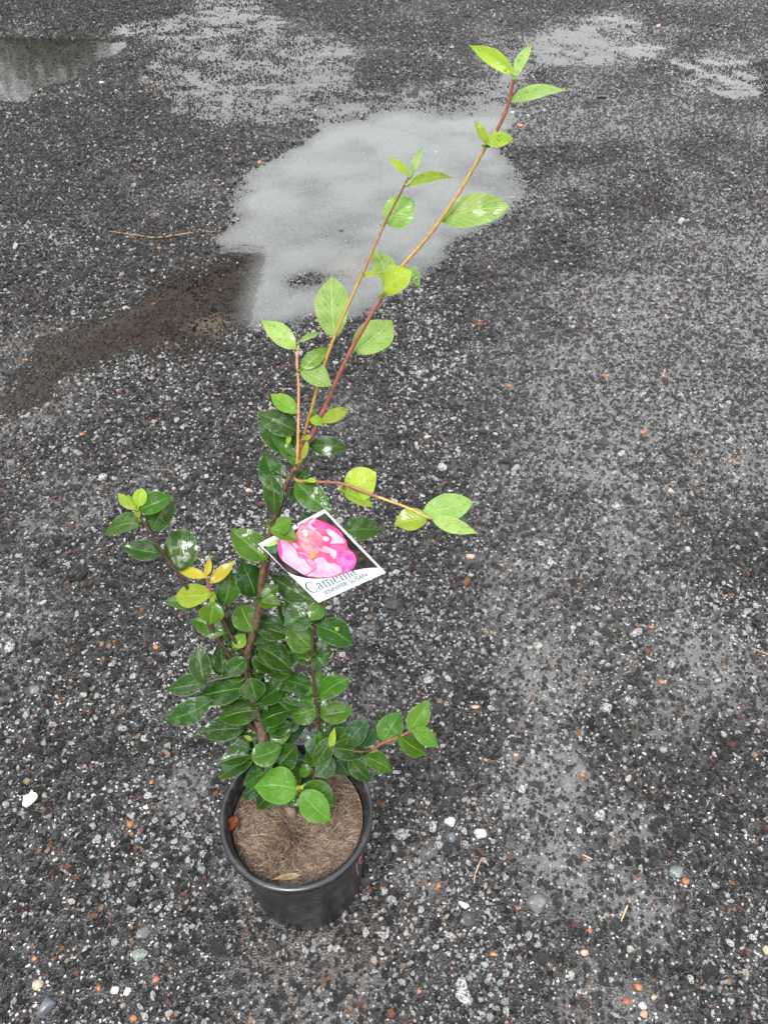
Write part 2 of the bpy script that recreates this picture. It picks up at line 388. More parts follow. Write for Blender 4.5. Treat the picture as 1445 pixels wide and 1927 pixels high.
def carpet(n):
    u = rs.rand(n*3); y = -.12 + 7.2*u**1.05; hw = .72+.40*np.maximum(y, 0); dens = hw*(.0058/(.0055+.00062*np.maximum(y, 0)))**2
    k = rs.rand(n*3) < dens/1.62; y = y[k][:n]; hw = hw[k][:n]
    x = (rs.rand(len(y))*2-1)*hw; med = .0054+.00062*np.maximum(y, 0)
    return x, y, np.clip(med*np.exp(rs.randn(len(y))*.42), .0024, med*2.4)
parts = [carpet(430000), batch(6800, -.12, 2.5, .0135, .30, .026), batch(3600, 2.5, 6.5, .0155, .3, .028), batch(200, -.12, 3.2, .024, .18, .036)]
px = np.concatenate([p[0] for p in parts]); py = np.concatenate([p[1] for p in parts]); ps = np.concatenate([p[2] for p in parts])
h, ins, silt, mm = fields(px, py)
clump = fbm(px, py, .16, 40, 3)
NAMED = np.array([[gnd(a_, b_).x, gnd(a_, b_).y, c_*(gnd(a_, b_)-CO).dot(CF)/FPX*.55] for a_, b_, c_ in [(q_[0], q_[1], q_[2]) for q_ in STONES]])
keep = rs.rand(len(px)) < np.clip(1.12 - silt*.42 - .55*sstep(.004, .014, -h)*np.where(px < _isl[0]-.12, .35, 1) + (clump-.5)*.7, .05, 1)
keep &= ~((np.hypot(px+.12, py-.466) < .085))
for nx_, ny_, nr_ in NAMED: keep &= ~((np.abs(px-nx_) < nr_+ps*.35) & (np.abs(py-ny_) < nr_+ps*.35) & (np.hypot(px-nx_, py-ny_) < nr_+ps*.35) & (ps > .0035))
keep &= ~((ps > .011) & (mm > .5) & (rs.rand(len(px)) < .85))
px, py, ps, h, silt, mm, clump = [q[keep] for q in (px, py, ps, h, silt, mm, clump)]
n = len(px)
palette = np.array([(.012,.012,.013),(.024,.024,.026),(.042,.042,.044),(.080,.080,.082),(.13,.13,.128),(.30,.115,.045),(.24,.11,.085),(.38,.27,.17),(.62,.60,.56),(.045,.055,.065),(.20,.075,.055)])
wts = np.array([.25,.27,.18,.09,.040,.013,.013,.014,.055,.035,.012])
wts = wts/wts.sum(); pi = rs.choice(len(palette), n, p=wts); big = (ps > .0125) & (rs.rand(n) < .75); pi[big] = rs.randint(0, 4, big.sum())
tone_ = palette[pi]*(.8+.4*rs.rand(n, 1))
wclump = fbm(px, py, .22, 55, 3)
speck = np.where((rs.rand(n) < (.07+.46*np.clip((wclump-.44)*3.2, 0, 1))*(1-.75*silt)*np.clip(1.25-py*.22, .35, 1)) & (pi < 5), .6+.4*rs.rand(n), 0.0)
lighten = (py > 2.2) & (rs.rand(n) < .3); speck[lighten] *= .5
bz = (mm*sstep(0, .3, gnd(470, 560).x-px))[:, None]; tone_ = tone_*(1-.35*bz*np.array([[.4, .9, 1.2]]))
tone_ = tone_*(1-(.85*silt*(pi < 5))[:, None]) + (.074*.85*silt*(pi < 5))[:, None]*(.6+.8*rs.rand(n, 1))
tilt = np.where(ps > .01, .35, .7)
rot = np.stack([rs.randn(n)*tilt, rs.randn(n)*tilt, rs.rand(n)*6.283], -1)
scl = ps[:, None]*(1+.22*rs.randn(n, 3)).clip(.6, 1.5)
pz = h + ps*(.26 - .22*silt) + (rs.rand(n)**2)*.0022*(1-silt)
me = bpy.data.meshes.new('gravel'); me.vertices.add(n)
me.vertices.foreach_set('co', np.stack([px, py, pz], -1).ravel().astype(np.float32))
def pa(nm, typ, arr, key):
    a = me.attributes.new(nm, typ, 'POINT'); a.data.foreach_set(key, arr.ravel())
pa('rot', 'FLOAT_VECTOR', rot.astype(np.float32), 'vector'); pa('scl', 'FLOAT_VECTOR', scl.astype(np.float32), 'vector')
pa('pick', 'INT', rs.randint(0, 14, n).astype(np.int32), 'value'); pa('speck', 'FLOAT', speck.astype(np.float32), 'value')
pa('tone', 'FLOAT_COLOR', np.concatenate([tone_, np.ones((n, 1))], 1).astype(np.float32), 'color')
gravel = tag(link('gravel', me), kind='stuff')
tag(gravel, 'wet black and white speckled crushed gravel with scattered orange chips covering the yard', 'gravel')
ng = bpy.data.node_groups.new('scatter_stones', 'GeometryNodeTree')
ng.interface.new_socket('Geometry', in_out='INPUT', socket_type='NodeSocketGeometry'); ng.interface.new_socket('Geometry', in_out='OUTPUT', socket_type='NodeSocketGeometry')
gi = ng.nodes.new('NodeGroupInput'); go = ng.nodes.new('NodeGroupOutput'); iop = ng.nodes.new('GeometryNodeInstanceOnPoints')
ci = ng.nodes.new('GeometryNodeCollectionInfo'); ci.inputs['Collection'].default_value = rocks; ci.inputs['Separate Children'].default_value = True; ci.inputs['Reset Children'].default_value = True
def na(nm, t):
    q = ng.nodes.new('GeometryNodeInputNamedAttribute'); q.data_type = t; q.inputs['Name'].default_value = nm; return q.outputs['Attribute']
ng.links.new(gi.outputs[0], iop.inputs['Points']); ng.links.new(ci.outputs[0], iop.inputs['Instance']); iop.inputs['Pick Instance'].default_value = True
ng.links.new(na('pick', 'INT'), iop.inputs['Instance Index']); ng.links.new(na('rot', 'FLOAT_VECTOR'), iop.inputs['Rotation']); ng.links.new(na('scl', 'FLOAT_VECTOR'), iop.inputs['Scale'])
ng.links.new(iop.outputs[0], go.inputs[0])
mod = gravel.modifiers.new('scatter', 'NODES'); mod.node_group = ng
print('gravel stones', n)

def height(x, y): return float(fields(np.array([x]), np.array([y]))[0][0])

# ------------------------------------------------------------------ stones one can point at
def stone_mat(name, colr, speck=0, rough=.3, col2=(.75,.75,.74), sc=750):
    m = N(name, rough=rough); c = m.coord('Object')
    b = m.mix(m.noise(90, c, 4), tuple(k*.6 for k in colr), tuple(min(1, k*1.3) for k in colr))
    if speck: b = m.mix(m.math('MULTIPLY', m.mr(m.noise(sc, c, 3, .7), .46, .54), speck), b, col2)
    m.set(m.b, 'Base Color', b); m.bump(m.noise(700, c, 4), .5, .0006); return m.m
SM = {'cream': stone_mat('cream_stone', (.36,.31,.22), .6, .4, (.16,.13,.09)), 'white': stone_mat('white_stone', (.55,.55,.51), .15, .4, (.4,.4,.38)),
      'shell': stone_mat('pale_shell', (.60,.60,.47), 0, .35), 'blue': stone_mat('blue_grey_stone', (.060,.070,.085), .12, .25, (.3,.3,.32)),
      'orange': stone_mat('orange_stone', (.29,.11,.038), .35, .3, (.10,.035,.02)), 'red': stone_mat('red_brown_stone', (.27,.09,.055), .2, .25, (.05,.02,.02)),
      'green': stone_mat('greenish_speckled_stone', (.030,.038,.031), .6, .3, (.26,.32,.28)), 'dark': stone_mat('black_stone', (.028,.028,.030), 0, .22),
      'grey': stone_mat('grey_stone', (.085,.085,.088), .1, .35, (.2,.2,.2)), 'speck': stone_mat('white_speckled_stone', (.10,.10,.10), .85, .35), 
      'peach': stone_mat('peach_stone', (.34,.19,.12), .2, .35), 'pink': stone_mat('pink_stone', (.38,.22,.19), .3, .35), 'tan': stone_mat('tan_stone', (.28,.17,.10), .2, .35, (.2,.1,.06))}
for i, (x, y, sz, asp, kind, lab) in enumerate(STONES):
    p = gnd(x, y); zc = (p-CO).dot(CF); L = sz*zc/FPX*(.86 if kind in ('dark','grey','blue','green') else .75)
    me = rock_mesh('pebble', 100+i, 3, .02 if kind in ('dark', 'blue', 'grey', 'speck') else .10, 15, (asp**.5, asp**-.5, .62))
    hz = height(p.x, p.y)
    rz = random.Random(i).uniform(-.6, .6)
    if kind == 'blue' and asp > 1.2: rz = 1.05
    me.transform(Matrix.Translation((0, 0, .10*L)) @ Matrix.Rotation(rz, 4, 'Z') @ Matrix.Diagonal((L, L, L, 1)))
    o = link('pebble', me, SM[kind], smooth=kind not in ('dark', 'grey')); o.location = (p.x, p.y, hz)
    tag(o, lab, 'pebble')

# shell chip at left: small cupped piece
def shell():
    p = gnd(65, 1512); z = (p-CO).dot(CF); k = 26*z/FPX
    out = [(-.42,-.42),(-.46,-.10),(-.50,.18),(-.30,.28),(-.12,.34),(.02,.62),(.14,.42),(.34,.40),(.50,.22),(.46,-.02),(.28,-.22),(.10,-.40),(-.16,-.56)]
    bm = bmesh.new()
    def ringv(s, z): return [bm.verts.new((a*s*k, b*s*k, z*k)) for a, b in out]
    r1, r2, r3, r4 = ringv(1, .05), ringv(1.03, .22), ringv(.75, .20), ringv(.35, .08)
    for A, B in ((r1, r2), (r2, r3), (r3, r4)):
        for i in range(len(out)):
            j = (i+1) % len(out); bm.faces.new((A[i], A[j], B[j], B[i]))
    bm.faces.new(r4)
    me = bpy.data.meshes.new('shell_chip'); bm.to_mesh(me); bm.free()
    o = link('shell_chip', me, SM['shell']); o.location = (p.x, p.y, height(p.x, p.y)+.006); o.rotation_euler = (.25, -.1, 0)
    tag(o, 'pale cream broken shell-like chip with jagged points, left of the pot', 'shell chip')
shell()

# ------------------------------------------------------------------ twigs and straws
def tube(pts, rads, seg=8, caps=True):
    V = []; F = []; pts = [Vector(p) for p in pts]; up = Vector((.31, .17, .93))
    prev = None
    for i, p in enumerate(pts):
        t = (pts[min(i+1, len(pts)-1)]-pts[max(i-1, 0)]).normalized()
        s = t.cross(up if prev is None else prev.cross(t)).normalized() if prev is None else (prev - t*prev.dot(t)).normalized()
        if prev is None: s = t.orthogonal().normalized()
        prev = s; b = t.cross(s)
        for k in range(seg):
            a = 2*math.pi*k/seg; V.append(p+(s*math.cos(a)+b*math.sin(a))*rads[i])
    for i in range(len(pts)-1):
        for k in range(seg):
            a = i*seg+k; b = i*seg+(k+1) % seg; F.append((a, b, b+seg, a+seg))
    if caps: F.append(tuple(range(seg-1, -1, -1))); F.append(tuple(range((len(pts)-1)*seg, len(pts)*seg)))
    return V, F
def spline(pts, rad, n=8):
    P = [Vector(p) for p in pts]; P = [P[0]*2-P[1]] + P + [P[-1]*2-P[-2]]; R = [rad[0]]+list(rad)+[rad[-1]]
    o, q = [], []
    for i in range(1, len(P)-2):
        for k in range(n):
            t = k/n; a, b, c, d = P[i-1], P[i], P[i+1], P[i+2]
            o.append(.5*((2*b)+(c-a)*t+(2*a-5*b+4*c-d)*t*t+(3*b-a-3*c+d)*t**3)); q.append(R[i]*(1-t)+R[i+1]*t)
    o.append(P[-2]); q.append(R[-2]); return o, q
def simple(name, colr, rough, **kw):
    m = N(name, rough=rough, **kw); c = m.coord('Object')
    m.set(m.b, 'Base Color', m.mix(m.noise(260, c, 4), tuple(k*.6 for k in colr), tuple(min(1, k*1.35) for k in colr)))
    m.bump(m.noise(900, c, 3), .4, .0005); return m.m
TWM = simple('wet_twig', (.17,.11,.06), .4); STRAW = simple('straw', (.42,.27,.18), .5); DTW = simple('dark_twig', (.09,.05,.035), .4)
TW = [([(203,441),(260,449),(300,451),(355,445),(412,437)], 3.2, TWM, 'long thin curved brown twig lying above the brown puddle', 'twig'),
      ([(826,1708),(832,1725),(836,1742)], 3.2, TWM, 'short brown twig standing out on gravel just right of the pot', 'twig'),
      ([(1181,1700),(1172,1720),(1164,1740)], 4.5, STRAW, 'short tan wood splinter on gravel at lower right', 'wood splinter'),
      ([(1092,1614),(1104,1620),(1114,1624)], 3.2, STRAW, 'pale pinkish sliver of wood lying flat right of the pot', 'wood splinter'),
      ([(1250,697),(1244,716)], 3.0, STRAW, 'pinkish straw piece on silt at right, nearest the black knobbly stone', 'straw'),
      ([(1364,167),(1410,168)], 1.8, STRAW, 'thin straight straw on gravel at the upper right edge', 'straw'),
      ([(1408,1228),(1440,1240)], 2.6, STRAW, 'thin straw lying by the right edge, halfway down', 'straw'),
      ([(30,892),(55,878),(66,866)], 2.2, DTW, 'thin dark twig at the left edge beside the rounded grey stone', 'twig'),
      ([(208,1060),(214,1046),(216,1034)], 3.0, DTW, 'small red-brown twig below the top left leaf tuft', 'twig'),
      ([(905,1620),(893,1650),(890,1668)], 3.2, STRAW, 'thin brown bark sliver lying on the gravel right of the pot', 'bark sliver')]
for pts, wpx, m, lab, cat in TW:
    W = []
    for x, y in pts:
        p = gnd(x, y); W.append(Vector((p.x, p.y, max(height(p.x, p.y), 0)+.004)))
    zc = (W[0]-CO).dot(CF); r = wpx*zc/FPX*.5
    o, q = spline(W, [r*.6]+[r]*(len(W)-2)+[r*.45], 5)
    V, F = tube([v-W[0] for v in o], q, 6); t = link(cat.replace(' ', '_'), pydata('twig', V, F), m, smooth=True); t.location = W[0]; tag(t, lab, cat)

# ================================================================== THE POT
PX, PY, PR, PH, PB = -.1225, .466, .1075, .235, .0870
pl = N('black_plastic', rough=.4)
co = pl.coord('Object')
dust = pl.math('MULTIPLY', pl.mr(pl.noise(35, co, 6, .7), .45, .75), pl.mr(pl.noise(6, co, 3), .3, .7, .3, 1))
spots = pl.mr(pl.vor(300, co), .05, .24, 1, 0); spots = pl.math('MULTIPLY', spots, pl.mr(pl.noise(60, co, 2), .55, .62))
z = pl.n('SeparateXYZ', 2, None, Vector=co)
low = pl.mr(z, .0, .09, 1, .25)
pl.set(pl.b, 'Base Color', pl.mix(pl.math('MULTIPLY', pl.math('MAXIMUM', pl.math('MULTIPLY', spots, low), pl.math('MULTIPLY', dust, .45)), .9), (.007,.0075,.009), (.17,.16,.15)))
pl.set(pl.b, 'Roughness', pl.mr(pl.noise(20, co, 4), .3, .7, .22, .5)); pl.bump(pl.noise(90, co, 4), .12, .001)
pot = empty('plant_pot', (PX, PY, 0)); tag(pot, 'round black plastic nursery pot with a glossy rim standing on the wet gravel', 'plant pot')
def lathe(name, prof, mat, parent, seg=128):
    V = []; F = []
    for i, (r, z) in enumerate(prof):
        for k in range(seg):
            a = 2*math.pi*k/seg; V.append((r*math.cos(a), r*math.sin(a), z))
    for i in range(len(prof)-1):
        for k in range(seg):
            a = i*seg+k; b = i*seg+(k+1) % seg; F.append((a, b, b+seg, a+seg))
    o = link(name, pydata(name, V, F), mat, parent, smooth=True)
    return o
wall = [(0, .003), (PB-.006, .003), (PB-.001, .004), (PB, .008), (PB+.0008, .03), (PR-.0105, PH-.022), (PR-.0100, PH-.016), (PR-.0125, PH-.016), (PR-.0135, PH-.03), (PB-.004, .02), (0, .010)]
lathe('pot_wall', wall, pl.m, pot)
rim = [(PR-.0098, PH-.0155), (PR-.0015, PH-.0150), (PR-.0003, PH-.0138), (PR, PH-.012), (PR, PH-.0045), (PR-.0006, PH-.0015), (PR-.0025, PH), (PR-.0060, PH+.0004), (PR-.0088, PH-.0004), (PR-.0100, PH-.003), (PR-.0112, PH-.012), (PR-.0124, PH-.0158)]
rm = N('rim_plastic', (.009,.010,.012), .2); c2 = rm.coord('Object')
rm.set(rm.b, 'Base Color', rm.mix(rm.math('MULTIPLY', rm.mr(rm.noise(50, c2, 5, .7), .5, .75), .35), (.009,.010,.012), (.12,.115,.11)))
rm.set(rm.b, 'Roughness', rm.mr(rm.noise(30, c2, 3), .35, .7, .12, .4)); rm.bump(rm.noise(40, c2, 3), .1, .001)
lathe('rim', rim, rm.m, pot)
def pot_pt(px_, py_, out=.0006):       # nearest hit of a sight line with the tapered wall
    d = ray(px_, py_); best = None
    for k in range(2000):
        t = .7+.0005*k; P = CO+d*t
        h_ = P.z; rr = PB + (PR-.0105-PB)*max(0, min(1, h_/(PH-.02))) + out
        if h_ < PH-.016 and h_ > 0 and math.hypot(P.x-PX, P.y-PY) < rr: return P
    return None
pk = simple('pink_crayon', (.55,.22,.24), .6)
zf = lambda a, b: (380+a*380/1445, 1360+b*420/1597)
scr = [[(1105,975),(1107,1010),(1110,1050),(1117,1088)], [(1165,905),(1150,930),(1135,965),(1126,1000),(1135,1005),(1150,985),(1165,955),(1172,925),(1165,905)], [(1172,920),(1168,960),(1160,1000)]]
for st in scr:
    P = [pot_pt(*zf(a, b)) for a, b in st]; P = [p-Vector((PX, PY, 0)) for p in P if p]
    if len(P) < 2: continue
    o, q = spline(P, [.00055]*len(P), 5); V, F = tube(o, q, 5); link('chalk_mark', pydata('chalk_mark', V, F), pk, pot, smooth=True)
# moulded slot in the front of the rim
V, F = [], []
for k in range(9):
    a = R_(-98+16*k/8); 
    for r_, z_ in ((PR-.0095, PH+.0009), (PR-.0055, PH+.0012)): V.append((r_*math.cos(a), r_*math.sin(a), z_))
for k in range(8): F.append((2*k, 2*k+1, 2*k+3, 2*k+2))
bmv = pydata('rim_slot', V, F); sl = link('rim_slot', bmv, N('slot_black', (.004,.004,.004), .6).m, pot)
sl.modifiers.new('s', 'SOLIDIFY').thickness = .0006

# ------------------------------------------------------------------ coir mulch in the pot
SZ = PH-.028; TB = None
def soil_z(r, a):
    x, y = r*math.cos(a), r*math.sin(a)
    d = math.hypot(x-.0, y+.01)
    return SZ + .004*(mnoise.noise(Vector((x*30, y*30, 0)))) + .004*math.exp(-((r-.055)/.03)**2) - .012*math.exp(-(d/.014)**2) - .003*math.exp(-((x-.02)/.006)**2)*(1 if y < 0 else .3)
V = [(0, 0, soil_z(0, 0))]; F = []
for i in range(1, 25):
    for k in range(72):
        r = (PR-.0145)*i/24; a = 2*math.pi*k/72; V.append((r*math.cos(a), r*math.sin(a), soil_z(r, a)))
for k in range(72): F.append((0, 1+k, 1+(k+1) % 72))
for i in range(23):
    for k in range(72):
        a = 1+i*72+k; b = 1+i*72+(k+1) % 72; F.append((a, a+72, b+72, b))
cs = N('coir_base', rough=.8); c3 = cs.coord('Object')
cs.set(cs.b, 'Base Color', cs.mix(cs.noise(60, c3, 5, .7), (.018,.010,.006), (.085,.055,.035))); cs.bump(cs.noise(700, c3, 4, .7), 1, .003)
mul_ = empty('coir_mulch_disc', (PX, PY, SZ)); tag(mul_, 'brown fibrous coir mulch filling the top of the black pot', 'coir mulch')
me = pydata('mulch_bed', V, F); me.transform(Matrix.Translation((0, 0, -SZ))); link('mulch_bed', me, cs.m, mul_, smooth=True)
rf = random.Random(5); V = []; F = []; TI = []
for i in range(7400):
    r = (PR-.016)*math.sqrt(rf.random()); a = rf.uniform(0, 6.283)
    L = rf.uniform(.010, .026); x, y = r*math.cos(a), r*math.sin(a)
    flow = mnoise.noise(Vector((x*14, y*14, 3)))*3.5 + rf.gauss(0, .75); cur = rf.uniform(-90, 90)
    lift = rf.uniform(.0000, .0032); rad = rf.uniform(.00018, .00042)
    pts = []; th = flow
    for k in range(6):
        rr = math.hypot(x, y)
        if rr > PR-.0155: x *= (PR-.0155)/rr; y *= (PR-.0155)/rr
        u = k/5; zz = soil_z(math.hypot(x, y), math.atan2(y, x))-SZ + lift*math.sin(math.pi*(.1+.8*u)) + .0003
        pts.append((x, y, zz)); x += math.cos(th)*L/5; y += math.sin(th)*L/5; th += cur*L/5
    v, f = tube(pts, [rad*.7, rad, rad, rad, rad, rad*.4], 3, False); b = len(V); V += v; F += [tuple(q+b for q in ff) for ff in f]
fme = pydata('coir_fibres', V, F)
fb = N('coir_fibre', rough=.65); c4 = fb.coord('Object')
ri = fb.n('NewGeometry', 'Random Per Island')
fb.set(fb.b, 'Base Color', fb.mix(fb.noise(25, c4, 3), fb.ramp(ri, [(0, (.028,.014,.009)), (.5, (.075,.045,.027)), (1, (.24,.165,.10))]), fb.ramp(ri, [(0, (.045,.026,.018)), (.6, (.115,.078,.055)), (1, (.28,.21,.145))])))
tag(link('coir_fibres', fme, fb.m, mul_), kind='stuff')

# ================================================================== THE CAMELLIA
SOILP = PH-.022
def dz_of(x, y):    # distance along the view axis of the plant, row by row
    r0 = ray(553, 1535); z0 = (SOILP-CAMZ)/r0.z
    t = (1535-y)/(1535-100); return z0 + (.66-z0)*(t**.95 if t > 0 else 0) + .0
def P3(x, y, lay=0): return at(x, y, dz_of(x, y)+lay*.01)
plant = empty('camellia_shrub', P3(553, 1535)); tag(plant, 'young camellia plant with dark glossy leaves below and tall leaning lime green shoots', 'plant')
PO = Vector(plant.location)

def bark(name, c0, c1, rough=.4, sc=(500, 500, 60), st=.7):
    m = N(name, rough=rough); c = m.coord('Object')
    mp = m.n('Mapping', 0, None, Vector=c, Scale=(1, 1, .22)); nn = m.noise(420, mp, 5, .65)
    m.set(m.b, 'Base Color', m.mix(m.mr(nn, .35, .65), c0, c1)); m.bump(nn, st, .0012); return m.m
BK = {'old': bark('old_bark', (.022,.013,.009), (.15,.105,.07)), 'trunk': bark('trunk_bark', (.014,.008,.006), (.12,.062,.032)),
      'base': bark('pale_bark', (.16,.10,.07), (.36,.26,.19)),
      'twig': bark('brown_twig', (.016,.008,.006), (.07,.032,.022), .35, st=.4), 'red': bark('red_shoot_bark', (.12,.035,.022), (.24,.085,.05), .3, st=.25),
      'olive': bark('olive_shoot_bark', (.22,.13,.03), (.36,.24,.06), .3, st=.25), 'pink': bark('pinkish_shoot_bark', (.36,.17,.09), (.50,.27,.15), .3, st=.2),
      'orange': bark('orange_shoot_bark', (.19,.08,.02), (.31,.16,.05), .3, st=.25)}
STEMPTS = []
def stem(name, pts, mats, seg=10, lays=None):
    """pts: (x, y, radius px[, layer]); mats: list of (fraction, bark)"""
    W = []; R = []
    for q in pts:
        lay = q[3] if len(q) > 3 else 0
        zc = dz_of(q[0], q[1])+lay*.01; W.append(at(q[0], q[1], zc)); R.append(q[2] * (.88 if q[1] < 880 else 1) * zc / FPX)
    o, r = spline(W, R, 6); rnd = random.Random(len(pts)*7+int(pts[0][0]))
    r = [k*(1+.16*mnoise.noise(Vector((i*.45, pts[0][0], 0)))) for i, k in enumerate(r)]
    # leaf nodes swell slightly
    V, F = tube([v-PO for v in o], r, seg)
    me = pydata(name, V, F); STEMPTS.extend(o)
    s = link(name, me, [BK[m] for _, m in mats], plant, smooth=True)
    if len(mats) > 1:
        nr = len(o)-1
        for p in me.polygons:
            fr = min(p.index//seg, nr-1)/nr; idx = 0
            for k, (f0, _) in enumerate(mats):
                if fr >= f0: idx = k
            p.material_index = idx
    return s
stem('trunk', [(556,1546,8,6),(551,1530,8.5,1),(543,1516,9),(528,1494,9),(510,1452,9),(499,1410,9.5),(490,1370,9.5),(478,1325,8),(468,1280,7.5),(463,1245,7.5),(474,1200,7.5),(487,1150,7),(493,1090,7),(502,1035,6),(515,985,6),(527,940,6),(541,908,5.5),(556,878,5)], [(0,'base'),(.12,'old'),(.45,'trunk')], 14)
stem('branch', [(488,1130,5,1),(500,1070,5.5,1.2),(508,1030,5.5,1.2),(518,985,5.5,1),(528,950,5,.8),(534,929,4.5,.6)], [(0,'trunk')], 10)
stem('branch', [(556,884,5.5),(566,858,5.5),(590,812,5.2),(612,765,5),(628,728,4.8),(660,660,4.6),(700,590,4.4),(733,537,4.2),(757,500,4.1),(800,452,4),(835,405,4),(865,360,3.8),(900,300,3.8),(920,266,3.8),(940,235,3.9),(955,200,3.9),(962,172,3.8),(967,144,3.2)], [(0,'orange'),(.08,'red'),(.38,'olive'),(.80,'red')], 10)
stem('branch', [(560,870,4),(570,825,3.6),(585,775,3.3),(605,702,3.2),(628,638,3.2),(655,575,3.1),(682,515,3),(700,475,2.8),(722,425,2.7),(750,370,2.5),(768,334,2.2)], [(0,'orange'),(.2,'olive'),(.6,'orange'),(.8,'red')], 8)
stem('branch', [(556,882,3.6,-.5),(560,855,3.2,-.6),(561,820,3,-.8),(562,770,2.9,-.8),(562,720,2.8,-.8),(559,680,2.8,-.8),(562,648,2,-.8)], [(0,'pink')], 8)
stem('branch', [(552,900,3.5),(566,906,3.4,-.6),(600,907,3,-2),(645,911,2.9,-3.5),(699,931,2.9,-5),(735,944,2.7,-6),(765,955,2.6,-7),(812,977,2.2,-8)], [(0,'orange'),(.2,'red'),(.6,'olive')], 8)
stem('branch', [(468,1245,4),(455,1222,3.8,-.3),(441,1205,3.6,-.6),(425,1178,3.4,-1),(414,1152,3.2,-1.4),(404,1130,3,-1.8),(394,1106,3,-2),(388,1083,2.4,-2)], [(0,'twig'),(.72,'red')], 8)
stem('branch', [(478,1318,4.2),(455,1276,4,-.3),(431,1232,4,-.6),(408,1198,3.8,-1),(385,1160,3.6,-1.2),(355,1110,3.4,-1.6),(336,1080,3.2,-2),(310,1046,3,-2.2),(288,1007,3,-2.4),(266,979,3,-2.6),(255,955,2.5,-2.6)], [(0,'twig')], 8)
stem('branch', [(452,1270,2.6,-.4),(432,1274,2.4,-.6),(408,1279,2.2,-.7),(387,1284,1.8,-.8)], [(0,'twig')], 6)
stem('branch', [(494,1385,3),(484,1378,3,-.5),(466,1361,2.8,-1),(452,1370,2,-1.2)], [(0,'twig')], 6)
stem('branch', [(478,1355,3),(450,1338,2.8,-1),(419,1322,2.6,-2),(396,1317,2,-2.5)], [(0,'twig')], 6)
stem('branch', [(480,1225,2.6,.5),(500,1206,2.6,1),(518,1196,2.6,1.4),(557,1171,2.6,1.5),(596,1148,2,1.2)], [(0,'twig')], 6)
stem('branch', [(548,1528,4,1),(580,1490,4,1),(602,1430,3.6,.6),(602,1392,3.4,.3),(599,1350,3.3),(594,1310,3.3),(590,1270,3.3),(588,1230,3.2),(590,1195,3,0),(595,1165,2.6,0),(602,1140,2,0)], [(0,'old'),(.2,'twig')], 8)
stem('branch', [(540,1278,2.4,1.5),(564,1258,2.4,1),(588,1242,2.2,0)], [(0,'twig')], 6)
stem('branch', [(528,1500,4,2.5),(515,1440,3.6,2.6),(510,1380,3.4,2.8),(516,1310,3.2,3),(528,1278,3.2,3),(534,1250,3,2.6),(540,1205,2.6,2.2),(552,1180,2,2)], [(0,'twig')], 8)
stem('branch', [(582,1490,3,1),(604,1450,3,.2),(626,1408,3,-.6),(655,1412,3,-1.4),(690,1414,3,-2.4),(721,1398,3,-3.4),(748,1388,2.6,-4),(780,1372,2,-4.6)], [(0,'twig'),(.6,'red')], 8)
stem('branch', [(546,1522,3.6,-.2),(556,1504,3.4,-1.2),(563,1487,3,-2.2)], [(0,'old')], 8)
stem('branch', [(522,1488,3.4),(500,1455,3.2,-1),(484,1435,3,-1.6),(471,1424,2.5,-2)], [(0,'twig')], 8)

